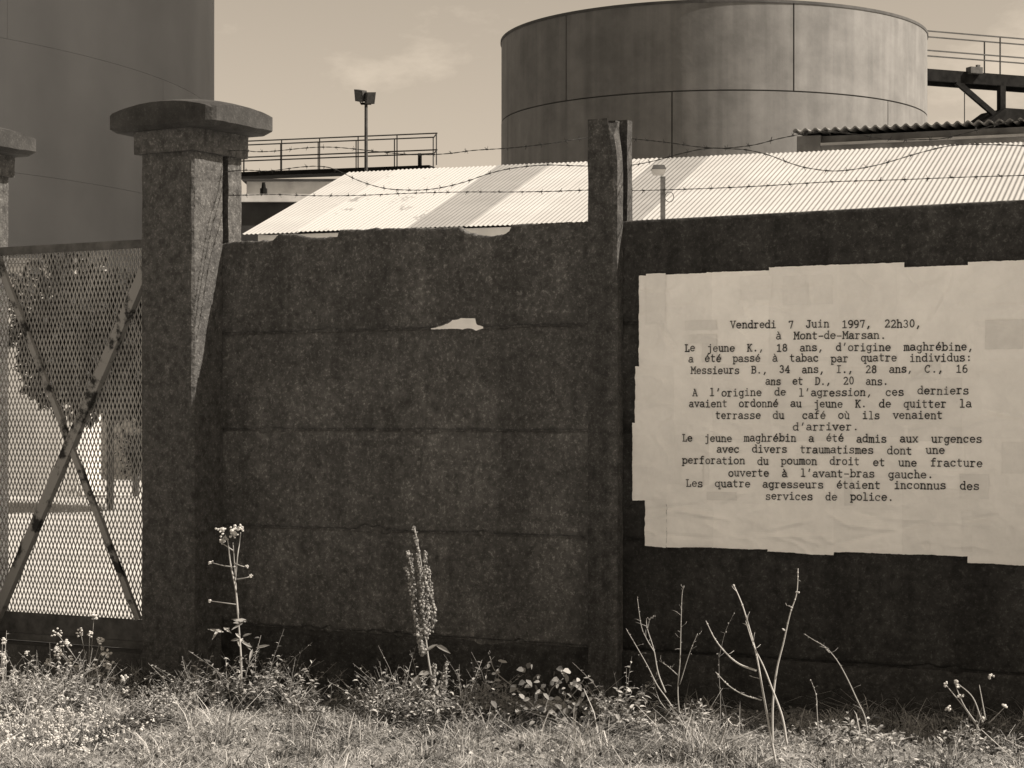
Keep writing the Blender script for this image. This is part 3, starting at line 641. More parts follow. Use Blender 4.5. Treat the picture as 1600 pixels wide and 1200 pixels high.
# white bund wall round the dark tank
m = MB(); RB = R2 + 1.5; a0, a1, n = -2.4, .4, 90
for k in range(n + 1):
    a = a0 + (a1 - a0) * k / n
    for rr, z in ((RB, -.2), (RB, 1.5), (RB - .25, 1.5), (RB - .25, -.2)): m.v.append((c2[0] + rr * math.cos(a), c2[1] + rr * math.sin(a), z))
for k in range(n):
    for e in range(4): a, b = k * 4 + e, k * 4 + (e + 1) % 4; m.f.append((a, a + 4, b + 4, b)); m.t.append(.5)
m.f += [(3, 2, 1, 0), tuple(n * 4 + e for e in range(4))]; m.t += [.5, .5]
tag(m.build('bund_wall', 'white_wall', org=(c2[0], c2[1], .4)), 'low white curved wall round the foot of the dark tank', 'wall')

# ------------------------------------------------------------------ shed with corrugated roof
A20 = R(20); E = Vector((math.cos(A20), -math.sin(A20), 0)); U = Vector((math.sin(A20), math.cos(A20), 0)); PT = R(19.5)
corner = Vector((-4.135, 31.5, 4.2)); RUN = 3.9; up = U * math.cos(PT) + Vector((0, 0, math.sin(PT))); nrm = E.cross(up)
shed = thing('shed', (corner.x, corner.y, .4), 'long low shed with white corrugated roof just behind the wall', 'shed')
SL = RUN / math.cos(PT); SW_, CP = .912, .076
ns_ = 19
def roof_sheet(i, mat, side=1):
    m = MB(); seg = 72
    lift = .006 * (i % 2)
    for k in range(seg + 1):
        s_ = i * SW_ + SW_ * 1.03 * k / seg; h = .0078 * math.cos(2 * math.pi * s_ / CP) + lift
        if side == 1:
            e0 = random.uniform(-.03, .01) if k == 0 else e0
            a = corner + E * s_ + up * e0 + nrm * h; b = corner + E * s_ + up * (SL + .03) + nrm * h
        else:
            rg = corner + E * s_ + up * SL; dn = U * math.cos(PT) - Vector((0, 0, math.sin(PT))); nn = dn.cross(E) * -1
            if nn.z < 0: nn = -nn
            a = rg + nn * h; b = rg + dn * SL + nn * h
        m.v += [a, b, b - Vector((0, 0, .004)), a - Vector((0, 0, .004))]
    for k in range(seg):
        for e in range(4): a, b = k * 4 + e, k * 4 + (e + 1) % 4; m.f.append((a, a + 4, b + 4, b)); m.t.append(.5)
    return m.build('roof_sheet', mat, shed)
def s_at(px, py):               # metres along the eave of the roof point seen at a pixel
    o = Vector((0, 0, CAMZ)); dv = Vector(((px - CX) / F, 1, (HOR - py) / F)); tt = (corner - o).dot(nrm) / dv.dot(nrm); return (o + dv * tt - corner).dot(E)
dull = {int(s_at(710, 352) / SW_): 1, int(s_at(940, 346) / SW_ + .0): 1}
for i in range(ns_):
    roof_sheet(i, 'galv_dull' if i in dull else ('galv_dirty' if i in (1, 2) else 'galv'))
for i in range(0, ns_): roof_sheet(i, 'galv', 2)
Lr = ns_ * SW_
def shed_wall(name, a, b, z0, z1, th, mat):
    m = MB(); t_ = (b - a).normalized(); nn = Vector((-t_.y, t_.x, 0)) * th / 2
    m.hexa([(p.x, p.y, z) for z in (z0, z1) for p in (a - nn, b - nn, b + nn, a + nn)]); return m.build(name, mat, shed)
fa, fb = corner + E * .15 + U * .28, corner + E * (Lr - .15) + U * .28; ba, bb_ = fa + U * 7.2, fb + U * 7.2
shed_wall('front_wall', fa, fb, .2, 4.19, .15, 'shed_wall'); shed_wall('back_wall', ba, bb_, .2, 4.19, .15, 'shed_wall')
for a, b in ((fa, ba), (fb, bb_)):
    m = MB(); e_ = E * .07; mid = (a + b) / 2; pr = [(a + U * .08, .2), (b - U * .08, .2), (b - U * .08, 4.22), (mid, 5.45), (a + U * .08, 4.22)]
    for sg in (-1, 1): m.v += [(p.x + e_.x * sg, p.y + e_.y * sg, z) for p, z in pr]
    m.f += [(4, 3, 2, 1, 0), (5, 6, 7, 8, 9)] + [(i, (i + 1) % 5, 5 + (i + 1) % 5, 5 + i) for i in range(5)]; m.t += [.5] * 7
    m.build('gable_wall', 'shed_wall', shed)

# ------------------------------------------------------------------ grey store with wavy fibre-cement eave, behind the shed
k0 = Vector(((1245 - CX) / F * 38.5, 38.5, 0)); zt = zp(1245, 203, 38.5)
st = thing('grey_store', (k0.x, k0.y, .5), 'grey rendered store with wavy dark roof edge behind the white roof', 'building')
LG = 9.0
def gbox(name, s0, s1, b0, b1, z0, z1, mat):
    m = MB(); p = [k0 + E * s + U * b for s, b in ((s0, b0), (s1, b0), (s1, b1), (s0, b1))]
    m.hexa([(q.x, q.y, z) for z in (z0, z1) for q in p]); return m.build(name, mat, st)
gbox('rear_wall', .05, LG - .05, .16, 6, .3, zt - .12, 'grey_wall')
gbox('pilaster', .0, .45, .0, .155, .3, zt - .12, 'grey_wall')
gbox('lower_wall', .455, LG, .02, .155, .3, zt - .32, 'grey_wall')
gbox('ledge', .455, LG, -.04, .155, zt - .318, zt - .27, 'pale_ledge')
m = MB(); seg = int(LG / .187 * 10)
for k in range(seg + 1):
    s_ = -.05 + (LG + .1) * k / seg; h = .03 * math.cos(2 * math.pi * s_ / .187)
    for b, z in ((-.12, zt - .02), (6.1, zt + .25), (6.1, zt + .23), (-.12, zt - .05)):
        p = k0 + E * s_ + U * b; m.v.append((p.x, p.y, z + h))
for k in range(seg):
    for e in range(4): a, b = k * 4 + e, k * 4 + (e + 1) % 4; m.f.append((a, a + 4, b + 4, b)); m.t.append(.5)
m.f += [(3, 2, 1, 0), tuple(seg * 4 + e for e in range(4))]; m.t += [.5, .5]
m.build('roof', 'fibre', st)

# ------------------------------------------------------------------ raised gantry right of the pale tank
ga = P(1440, 107, 57.0); gdir = Vector((.925, .38, 0)); side = Vector((.38, -.925, 0))
gt = thing('gantry', (ga.x + 2.4, ga.y + 1, .8), 'raised dark steel gantry with handrails reaching the pale tank', 'gantry')
def gbar(name, a, b, w, h, mat): m = MB(); m.bar(a, b, w, h); return m.build(name, mat, gt)
GL_ = 7.0; zb = ga.z - .16
for sd_ in (0, 1):
    o_ = side * (-.75 * sd_)
    gbar('beam', ga + o_ + Vector((0, 0, -.16)), ga + o_ + gdir * GL_ + Vector((0, 0, -.16)), .1, .32, 'steel')
    for hh in (1.06, .52):
        gbar('handrail', ga + o_ + Vector((0, 0, hh)), ga + o_ + gdir * GL_ + Vector((0, 0, hh)), .035, .035, 'rail')
    for s_ in (2.62, 5.2, 6.9):
        p = ga + o_ + gdir * s_; m = MB(); m.tube([p + Vector((0, 0, 0)), p + Vector((0, 0, 1.06))], .022, 6); m.build('rail_post', 'rail', gt)
m = MB(); p = ga + gdir * (GL_ / 2) - side * .375; m.box(p + Vector((0, 0, -.02)), gdir * GL_ / 2, side * .32, (0, 0, .02)); m.build('deck', 'steel', gt)
m = MB(); p = ga + gdir * 1.68 + side * .1; m.box(p + Vector((0, 0, .03)), gdir * .2, side * .12, (0, 0, .09)); m.box(p + gdir * .12 + Vector((0, 0, .16)), gdir * .05, side * .04, (0, 0, .04)); m.build('junction_box', 'lamp_body', gt)
pc = ga + gdir * 2.66
m = MB(); m.box(Vector((pc.x, pc.y, (pc.z + .7) / 2 - .2)), gdir * .09, side * .09, (0, 0, (pc.z - .7) / 2 - .12)); m.build('column', 'steel', gt)
gbar('brace', ga + gdir * 1.15 + Vector((0, 0, -.3)), pc + Vector((0, 0, -1.3)), .1, .15, 'steel')
m = MB(); p = pc + gdir * .3; z0 = zp(1590, 196, p.y); z1 = zp(1590, 172, p.y)
m.hexa([p + gdir * a + side * b + Vector((0, 0, z0 - p.z)) for a, b in ((-1.0, .3), (2, .3), (2, -.9), (-1.0, -.9))] + [p + gdir * a + side * b + Vector((0, 0, z1 - p.z)) for a, b in ((-.35, .3), (2, .3), (2, -.9), (-.35, -.9))]); m.build('column_base', 'steel', gt)
m = MB(); p = ga + gdir * 1.42 + Vector((0, 0, -.32)); m.tube([p, (p.x, p.y, .8)], .015, 5); m.build('conduit', 'rail', gt)
# second column at the far end carries the gantry beyond the frame
p = ga + gdir * 6.6; m = MB(); m.box(Vector((p.x, p.y, (p.z + .7) / 2 - .2)), gdir * .09, side * .09, (0, 0, (p.z - .7) / 2 - .12)); m.build('column', 'steel', gt)

# ------------------------------------------------------------------ catwalk and floodlight mast on the left
ca_, cb_ = P(378, 269, 66.5), P(678, 264, 64.6); cb_.z = ca_.z = (ca_.z + cb_.z) / 2; cd = (cb_ - ca_).normalized(); cs = Vector((cd.y, -cd.x, 0)); CLN = (cb_ - ca_).length
cw_ = thing('catwalk', ((ca_.x + cb_.x) / 2, (ca_.y + cb_.y) / 2, .8), 'steel catwalk with thin handrails behind the white roof', 'catwalk')
ca0 = ca_ - cd * 2.5; CL2 = CLN + 2.5
m = MB(); m.box(ca0 + cd * CL2 / 2 + Vector((0, 0, -.06)), cd * CL2 / 2, cs * .45, (0, 0, .07)); m.build('deck', 'steel', cw_)
for sd_ in (-1, 1):
    o_ = cs * .43 * sd_ + cd * (.25 if sd_ > 0 else -.15); top = 1.0
    for hh in (top, .48): m = MB(); m.tube([ca0 + o_ + Vector((0, 0, hh)), ca0 + o_ + cd * CL2 + Vector((0, 0, hh))], .022, 6); m.build('handrail', 'rail', cw_)
    for k in range(7):
        p = ca0 + o_ + cd * (CL2 - .02 - k * 1.31); 
        if (p - ca0).dot(cd) < -.2: continue
        m = MB(); m.tube([p, p + Vector((0, 0, top))], .02, 6); m.build('rail_post', 'rail', cw_)
for hh in (1.0, .48):
    m = MB(); e1 = ca0 + cd * CL2 + cs * .43 + cd * .25; e2 = ca0 + cd * CL2 - cs * .43 - cd * .15; m.tube([e1 + Vector((0, 0, hh)), e2 + Vector((0, 0, hh))], .022, 6); m.build('end_rail', 'rail', cw_)
for s_ in (1.0, 6.5):
    p = ca0 + cd * s_; m = MB(); m.box((p.x, p.y, (p.z + .6) / 2 - .1), cd * .1, cs * .1, (0, 0, (p.z - .6) / 2 - .05)); m.build('column', 'steel', cw_)
p = P(656, 264, 64.5); m = MB(); m.box(p + Vector((0, 0, .22)), cd * .05, cs * .05, (0, 0, .27)); m.build('stub_post', 'steel', cw_)

pb = P(572, 268, 63.0); fm = thing('floodlight_mast', (pb.x, pb.y, .8), 'slim mast carrying two tilted floodlights above the catwalk', 'floodlight')
zt_ = zp(572, 163, 63.0); m = MB(); m.tube([(pb.x, pb.y, .7), (pb.x, pb.y, zt_)], [.07, .05], 8); m.build('pole', 'rail', fm)
m = MB(); m.box((pb.x, pb.y, zt_ + .02), (.16, 0, 0), (0, .05, 0), (0, 0, .03)); m.build('crossarm', 'steel', fm)
for sg, tilt, yaw in ((-1, .35, -.5), (1, -.15, .5)):
    c_ = Vector((pb.x + sg * .13 - .03, pb.y - .05, zt_ + .24 + (.05 if sg < 0 else -.02)))
    ax = Vector((math.cos(yaw), math.sin(yaw), -tilt * .6)).normalized(); ay = Vector((-math.sin(yaw), math.cos(yaw), .5)).normalized(); az = ax.cross(ay).normalized(); ay = az.cross(ax)
    m = MB(); pr = [c_ + ax * a * .15 + ay * b - az * 0 + az * c * s2 for b, s2 in ((-.12, .19), (.12, .11)) for a, c in ((-1, -1), (1, -1), (1, 1), (-1, 1))]
    m.hexa(pr); h = m.build('lamp_head', 'lamp_body', fm)
    m = MB(); m.box(c_ - ay * .123, ax * .13, az * .16, ay * .004); m.build('lens', 'lamp_body', h)
    m = MB(); m.bar(c_ - ax * .16, Vector((c_.x, pb.y, zt_ + .02)), .03, .03); m.build('bracket', 'steel', fm)

# low building under the catwalk
la = P(360, 340, 50.0); lb = thing('low_building', (la.x, la.y, .7), 'low flat building with pale roof edge and vent below the catwalk', 'building')
def lbox(name, x0, x1, y0, y1, za, zb, mat):
    m = MB(); m.hexa([(x, y, z) for z in (za, zb) for x, y in ((x0, y0), (x1, y0), (x1, y1), (x0, y1))]); return m.build(name, mat, lb)
x0, x1 = (372 - CX) / F * 50, (560 - CX) / F * 50
lbox('wall', x0, x1, 50, 53.5, .4, zp(0, 317, 50), 'dark_wall'); lbox('roof_edge', x0 - .1, x1 + .1, 49.85, 53.6, zp(0, 316, 50), zp(0, 304, 50), 'white_wall')
lbox('upper_wall', x0, x1, 51.6, 53.4, zp(0, 303.5, 50), zp(0, 283.5, 51.6), 'pale_ledge'); lbox('upper_roof', x0 - .1, x1 + .1, 51.5, 53.5, zp(0, 283, 51.6), zp(0, 280, 51.6), 'dark_wall')
p = P(412, 304, 50.4); m = MB(); m.tube([p, p + Vector((0, 0, .15))], .09, 8); m.tube([p + Vector((0, 0, .13)), p + Vector((0, 0, .3))], [.06, .04], 8); m.tube([p + Vector((0, 0, -.15)), p + Vector((0, 0, .02))], .11, 8); m.build('vent_pipe', 'steel', lb)

# ------------------------------------------------------------------ small yard lamp behind the wall
YL = 21.0; pb = P(1035, 342, YL); yl = thing('yard_lamp', (pb.x, pb.y, yz(YL)), 'small box shaped lamp on slim post just behind the wall', 'lamp')
zt_ = zp(1035, 276, YL); m = MB(); m.box((pb.x + .005, YL, (zt_ + .1) / 2), (.024, 0, 0), (0, .024, 0), (0, 0, (zt_ - .1) / 2)); m.build('post', 'gate_steel', yl)
c_ = P(1029, 266, YL); m = MB()
m.hexa([(c_.x + a, YL + b, c_.z + c) for c, s_ in ((.005, .075), (.05, .055)) for a, b in ((-s_, -s_), (s_, -s_), (s_, s_), (-s_, s_))]); h = m.build('hood', 'lamp_body', yl)
m = MB(); m.hexa([(c_.x + a, YL + b, c_.z + c) for c, s_ in ((-.05, .052), (.003, .072)) for a, b in ((-s_, -s_), (s_, -s_), (s_, s_), (-s_, s_))]); m.build('diffuser', 'lamp_glass', yl)
m = MB(); q = P(1046, 308, YL); m.tube([q + Vector((.045 * math.cos(a / 14 * 6.6 + 2.4), .01 * math.sin(a), .052 * math.sin(a / 14 * 6.6 + 2.4))) for a in range(15)], .004, 5); m.build('cable_loop', 'rail', yl)

# ------------------------------------------------------------------ shrubs seen through the gate
def bush(X, Y, h, r, label, n, seed, name='evergreen_shrub', lo=.35, cat='shrub'):
    rnd = random.Random(seed); z0 = yz(Y); t = thing(name, (X, Y, z0), label, cat)
    m = MB(); lobes = []
    for k in range(11):
        a = rnd.uniform(0, 6.28); rr = rnd.uniform(.2, .7) * r; z = rnd.uniform(lo, .88) * h; e = Vector((X + rr * math.cos(a), Y + rr * math.sin(a), z0 + z)); lobes.append((e, rnd.uniform(.35, .6) * r))
        m.tube([(X, Y, z0 - .1), (X + rnd.uniform(-.02, .02), Y, z0 + h * .36), (X + (e.x - X) * .45, Y + (e.y - Y) * .45, z0 + h * .36 + (z - h * .36) * .55), e], [.045, .035, .02, .008], 6)
    m.build('trunk', 'bark', t, smooth=True); m = MB()
    for k in range(n):
        c, lr = rnd.choice(lobes); v = Vector((rnd.gauss(0, 1), rnd.gauss(0, 1), rnd.gauss(0, 1))).normalized(); p = c + v * lr * rnd.uniform(.55, 1.1)
        dv = (v + Vector((rnd.gauss(0, .6), rnd.gauss(0, .6), rnd.gauss(0, .6)))).normalized() * rnd.uniform(.08, .16) * max(.6, r / 1.2)
        m.leaf(p, p + dv, dv.length * .55, (rnd.gauss(0, 1), rnd.gauss(0, 1), 1), min(1, max(0, rnd.gauss(.45, .25))))
    m.build('crown', 'bush', t); return t
hx0, hx1, hy = (-90 - CX) / F * 27, (120 - CX) / F * 27, 27.0
hut = thing('white_hut', ((hx0 + hx1) / 2, hy, yz(hy)), 'small pale hut standing in the yard behind the gate mesh', 'hut')
for nm_, b_, mt_ in (('wall', (hx0, hx1, hy, hy + 1.6, .1, zp(0, 412, hy)), 'white_wall'), ('roof', (hx0 - .08, hx1 + .08, hy - .1, hy + 1.7, zp(0, 411.5, hy), zp(0, 404, hy)), 'fibre')):
    m = MB(); a_ = b_; m.hexa([(x, y, z) for z in a_[4:6] for x, y in ((a_[0], a_[2]), (a_[1], a_[2]), (a_[1], a_[3]), (a_[0], a_[3]))]); m.build(nm_, mt_, hut)
p = P(172, 0, 24); bush(p.x, 24, 2.68, 1.15, 'dark evergreen tree standing in the yard behind the gate', 20000, 3, 'evergreen_tree', .5, 'tree')
p = P(212, 0, 27); bush(p.x, 27, .85, .3, 'small dark shrub by the white curved wall behind the gate', 500, 5)

# ------------------------------------------------------------------ weeds, each a thing with stems, leaves and heads
def at(px, py, d): u, z = on_d(px, py, d); return Vector(W(u, d, z))
def ground_d(px, py):           # how far before the wall the ground seen at a pixel lies
    k = (px - CX) / F; q = (HOR - py) / F; Y = 9.6
    for _ in range(30): Y = (gz(k * Y, Y) - CAMZ) / q
    X = k * Y; d = -(X * ST + (Y - Y0) * CT)
    if d < .74: d = .74; x, y, _z = W(u_at(px, d), d, 0); return d, Vector((x, y, gz(x, y)))
    return d, Vector((X, Y, gz(X, Y)))
def jit(s): return Vector((random.gauss(0, s), random.gauss(0, s), random.gauss(0, s)))
def stemline(m, pts, r0, r1, tone=.6, n=6):
    sp = smoothpath(pts, n); k = len(sp); m.tube(sp, [r0 + (r1 - r0) * i / (k - 1) for i in range(k)], 6, tone); return sp
def sprig(ml, ms, base, vec, n, lw, tone):
    bend = Vector((random.gauss(0, .25), random.gauss(0, .25), -.1)) * vec.length
    pt = lambda t: base + vec * t + bend * t * t
    ms.tube([pt(0), pt(.35), pt(.7), pt(1)], [.0022, .0018, .0013, .0008], 4, max(0, min(1, random.gauss(.4, .25))))
    a = random.uniform(0, 6.28); st_ = random.uniform(.1, .35); base_t = random.gauss(0, .22)
    for i in range(n):
        t = st_ + (1 - st_) * (i + random.random() * .5) / n; p = pt(t); a += 2.4 + random.gauss(0, .3); l_ = lw * random.uniform(.6, 1.4) * (1.25 - .6 * t)
        dv = Vector((math.cos(a), math.sin(a), random.gauss(.45, .35))).normalized() * l_
        ml.leaf(p, p + dv, l_ * random.uniform(.28, .5), (random.gauss(0, .3), random.gauss(-.2, .3), 1), max(0, min(1, random.gauss(*tone) + base_t)), random.uniform(.08, .3), random.uniform(.0, .5))
def sprigs(t, c, rx, H, n, lw, tone, nl=(5, 12), dd=.09):
    ml, ms = MB(), MB()
    for _ in range(n):
        q = random.gauss(0, .5); du = q * rx; b = c + Vector((du * CT, -du * ST, 0)) + Vector((-ST, -CT, 0)) * random.gauss(0, dd); b.z = gz(b.x, b.y)
        h = H * random.uniform(.3, 1.1) * max(.35, 1 - abs(q) * .7); sprig(ml, ms, b, Vector((random.gauss(0, .4), random.gauss(0, .35), 1)).normalized() * h, random.randint(*nl), lw, tone)
    kind(ms.build('stem', 'stem', t), 'stuff'); return kind(ml.build('foliage', 'leaf', t), 'stuff')
# curly dock with seed spikes
d, base = ground_d(682, 1118); d0 = d
dk = thing('dock_plant', base, 'tall dock weed with seed spikes against the dark panel wall', 'plant')
m = MB(); stem = stemline(m, [base, at(674, 1060, d0), at(668, 1020, d0), at(664, 980, d0), at(662, 930, d0), at(658, 880, d0 - .01), at(648, 824, d0 - .02)], .0055, .002, .55); m.build('stem', 'stem', dk, smooth=True)
spikes = [[(664, 990), (660, 940), (655, 880), (647, 824)], [(662, 1020), (652, 970), (645, 920), (642, 880), (637, 862)], [(665, 1000), (668, 950), (664, 900), (664, 862)], [(670, 985), (678, 960), (674, 930), (670, 890)], [(660, 1020), (656, 990), (648, 955), (640, 900), (633, 888)], [(672, 1090), (678, 1060), (678, 1038)], [(690, 1090), (694, 1060), (698, 1036)], [(655, 1100), (650, 1080), (646, 1062)]]
for sp_ in spikes:
    dd = d0 + random.uniform(-.03, .03); sp = smoothpath([at(x, y, dd) for x, y in sp_], 14); m = MB(); m.tube(sp, .0016, 5, .5)
    for i, p in enumerate(sp):
        f = 1 - .5 * i / len(sp)
        for _ in range(4): m.blob(p + jit(.008 * f), random.uniform(.003, .0085) * f + .001, random.random(), 1.2, .35)
    m.build('seed_spike', 'seed', dk)
for (x0_, y0_), (x1_, y1_), w in (((664, 1018), (704, 1016), .022), ((668, 1050), (640, 1078), .026), ((672, 1048), (644, 1090), .02), ((676, 1085), (700, 1075), .02)):
    a, b = at(x0_, y0_, d0), at(x1_, y1_, d0 + .05); mid = (a + b) / 2 + Vector((0, 0, .03)); m = MB(); m.leaf(a, mid, w, (0, -1, .6), .75); m.leaf(mid - (mid - a) * .12, b, w, (0, -1, .4), .6, .2, .15); m.build('leaf', 'leaf', dk)
# flowering weed beside the pillar
d0, base = ground_d(376, 1092)
dk = thing('groundsel_plant', base, 'tall weed with white flower heads beside the gate pillar', 'plant')
m = MB()
for pp in ([(376, 1092), (377, 1040), (374, 990), (370, 940), (367, 890), (364, 848)], [(372, 960), (368, 920), (360, 880), (356, 846), (352, 836)], [(368, 905), (371, 870), (374, 850), (376, 832)], [(368, 886), (350, 884), (330, 879)], [(370, 905), (384, 903), (392, 900)], [(372, 945), (350, 942), (328, 939)], [(366, 880), (376, 884), (384, 886)], [(364, 860), (352, 852), (346, 848)]):
    stemline(m, [at(x, y, d0 + .02 * (i % 2)) for i, (x, y) in enumerate(pp)], .006 if len(pp) > 4 else .0035, .002, .6)
m.build('stem', 'stem', dk, smooth=True)
for x, y, r in ((347, 828, .014), (363, 829, .017), (376, 825, .011), (346, 845, .012), (353, 842, .011), (328, 879, .008), (327, 939, .007), (392, 900, .006), (386, 885, .006), (367, 835, .01)):
    m = MB(); c_ = at(x, y, d0)
    for _ in range(18): m.blob(c_ + jit(r * .6), r * .46, random.random(), 1, .3)
    m.build('flower_head', 'flower', dk)
def leafmass(parent, cx, cy, d, rx, ry, n, lw, name='foliage', mat='leaf', tone=(.45, .36), dsp=.12):
    m = MB()
    for _ in range(n):
        x, y = cx + rx * max(-1.5, min(1.5, random.gauss(0, .6))), cy + ry * max(-1.5, min(1.2, random.gauss(.1, .6)))
        p = at(x, y, d + random.gauss(0, dsp)); v = Vector((random.gauss(0, 1), random.gauss(0, 1), random.gauss(.3, .7))).normalized() * lw * random.uniform(.6, 1.5)
        m.leaf(p, p + v, v.length * random.uniform(.3, .6), (random.gauss(0, 1), random.gauss(-.5, 1), random.gauss(.6, .6)), min(1, max(0, random.gauss(*tone))), .2, random.uniform(0, .3))
    return m.build(name, mat, parent)
for x, y, s_ in ((352, 985, 18), (384, 968, 16), (378, 1000, 22), (395, 1012, 24)):
    for _ in range(5):
        a = at(x + random.gauss(0, 4), y + random.gauss(0, 4), d0); b = a + Vector((random.gauss(0, .05), random.gauss(-.03, .03), random.gauss(.0, .03))); m = MB(); m.leaf(a, b, .016, (0, -1, .5), random.uniform(.4, 1)); m.build('leaf', 'leaf', dk)
sprigs(dk, base + Vector((.07, 0, 0)), .2, .44, 85, .036, (.45, .34), (8, 17), .07)
# loose white-flowered weeds by the gate
def umbel(px, py, heads, label, seed, hub=None):
    random.seed(seed); d, base = ground_d(px, py); t = thing('flowering_weed', base, label, 'plant', 'pale flowering weeds before the gate'); m = MB(); tops = [at(x, y, d + random.uniform(-.06, .06)) for x, y in heads]
    for i, tp in enumerate(tops):
        mid = base.lerp(tp, .45) + Vector((random.uniform(-.01, .01), 0, .03)); mid.x = base.x + (tp.x - base.x) * .3; stemline(m, [base + jit(.01), mid, tp], .003, .0012, .5)
    m.build('stem', 'stem', t, smooth=True)
    for tp in tops:
        m = MB(); r = random.uniform(.011, .019)
        for _ in range(14): m.blob(tp + jit(r * .6), r * .45, random.random(), .8, .3)
        m.build('flower_head', 'flower', t)
    return t
umbel(140, 1082, [(147, 960), (126, 987), (140, 990), (90, 990), (104, 1006), (157, 1000), (160, 1013), (167, 1022), (90, 1013), (95, 1022), (163, 1037), (170, 1040), (124, 1041), (145, 1042), (75, 1036), (155, 1055), (108, 1030)], 'branching weed dotted with small white flowers before the mesh gate', 11)
umbel(10, 1090, [(8, 1001), (2, 1022), (6, 1032), (3, 1047), (20, 1062), (41, 1020), (22, 1050), (-10, 1010)], 'weed with white flowers at the far pillar of the gate', 12)
umbel(75, 1108, [(56, 1062), (76, 1064), (90, 1066), (52, 1075), (60, 1070), (110, 1070)], 'short weed with a few white flowers, low in the grass by the gate', 13)
umbel(180, 1105, [(176, 1062), (192, 1063), (195, 1079), (170, 1072), (205, 1085)], 'short weed with white flowers at the foot of the gate pillar', 14)
random.seed(21)
# bare branching twig
def twig(name, label, cat, lines, dpx, r0, mat='stem', tone=.6, buds=0):
    d, base = ground_d(*dpx); t = thing(name, base, label, cat)
    for i, ln in enumerate(lines):
        m = MB(); pts = [at(x, y, d + .03 * math.sin(i * 2.1) * (k / max(1, len(ln) - 1))) for k, (x, y) in enumerate(ln)]; sp = stemline(m, [p if k in (0, len(pts) - 1) else p + jit(.003) for k, p in enumerate(pts)], r0 if i == 0 or len(ln) > 4 else r0 * .6, r0 * .28, tone)
        for p in sp[2:-1]:          # nodes and short side twigs
            if random.random() < .38: m.blob(p, r0 * .75, tone, 1.3, .3)
            if random.random() < .16:
                v = Vector((random.gauss(0, 1), random.gauss(0, .5), random.uniform(.2, 1))).normalized() * random.uniform(.012, .05); m.tube([p, p + v * .6, p + v + jit(.004)], [r0 * .3, r0 * .22, r0 * .12], 5, tone)
        if buds:
            for p in sp[len(sp) // 2::3]: m.blob(p + jit(.004), buds, tone, 1.5)
        m.build('branch', mat, t, smooth=True)
    return t
twig('bare_twig', 'bare branching twig growing at the foot of the post', 'plant', [[(1062, 1150), (1061, 1120), (1060, 1080), (1062, 1030), (1064, 980), (1066, 930), (1069, 915)], [(1060, 1122), (1046, 1095), (1028, 1070), (1010, 1040), (992, 1005), (978, 982)], [(1040, 1082), (1030, 1050), (1022, 1015), (1012, 982), (1010, 966)], [(1022, 1018), (1010, 998), (1002, 975), (996, 935)], [(1060, 1056), (1042, 1042), (1030, 1032)], [(1062, 1070), (1078, 1020), (1090, 990)], [(1058, 1128), (1040, 1105), (1028, 1088), (1020, 1058)], [(1012, 982), (1015, 968), (1022, 962)]], (1062, 1150), .0034, buds=.0018)
twig('bare_shrub', 'pair of tall crossing bare stems below the notice', 'plant', [[(1213, 1196), (1205, 1150), (1192, 1080), (1181, 1025), (1172, 985), (1160, 945), (1148, 918), (1146, 915)], [(1230, 1165), (1220, 1120), (1205, 1075), (1192, 1040), (1178, 1008), (1165, 970)], [(1207, 1165), (1208, 1100), (1214, 1045), (1222, 1005), (1235, 960), (1243, 925), (1247, 888)], [(1190, 1094), (1165, 1088), (1140, 1072), (1118, 1050)], [(1182, 1048), (1158, 1040), (1138, 1022), (1118, 1000), (1103, 970)], [(1238, 950), (1232, 946)], [(1243, 925), (1249, 926)], [(1226, 985), (1222, 982)]], (1213, 1196), .0048, tone=.85)
twig('dry_stalk', 'thin arching dry stalk below the notice', 'plant', [[(1356, 1150), (1350, 1120), (1338, 1095), (1322, 1060), (1306, 1032), (1290, 1010), (1272, 1000), (1256, 990)], [(1296, 1020), (1290, 1016), (1293, 1012)]], (1356, 1150), .0034, tone=.45, buds=.0015)
twig('budded_stalk', 'short upright stalk with dry buds below the notice', 'plant', [[(1281, 1160), (1279, 1130), (1277, 1105), (1274, 1085), (1268, 1065)]], (1281, 1160), .0028, tone=.5, buds=.0035)
twig('faint_stalk', 'thin grassy stalk with drooping seeds between the bare twigs', 'plant', [[(1124, 1150), (1124, 1100), (1124, 1060), (1123, 1020)], [(1123, 1030), (1134, 990), (1146, 960)]], (1124, 1150), .002, tone=.3, buds=.003)
twig('broken_stub', 'broken pale woody stub leaning in the grass', 'plant', [[(1120, 1180), (1126, 1155), (1133, 1135), (1138, 1122)], [(1136, 1124), (1146, 1132), (1156, 1135)]], (1120, 1180), .006, tone=.8)
twig('bent_straw', 'bent dry straw lying over the grass by the post', 'plant', [[(1055, 1196), (1062, 1170), (1072, 1148), (1076, 1122)], [(1000, 1145), (1020, 1138), (1036, 1132)]], (1055, 1196), .003, tone=.7)
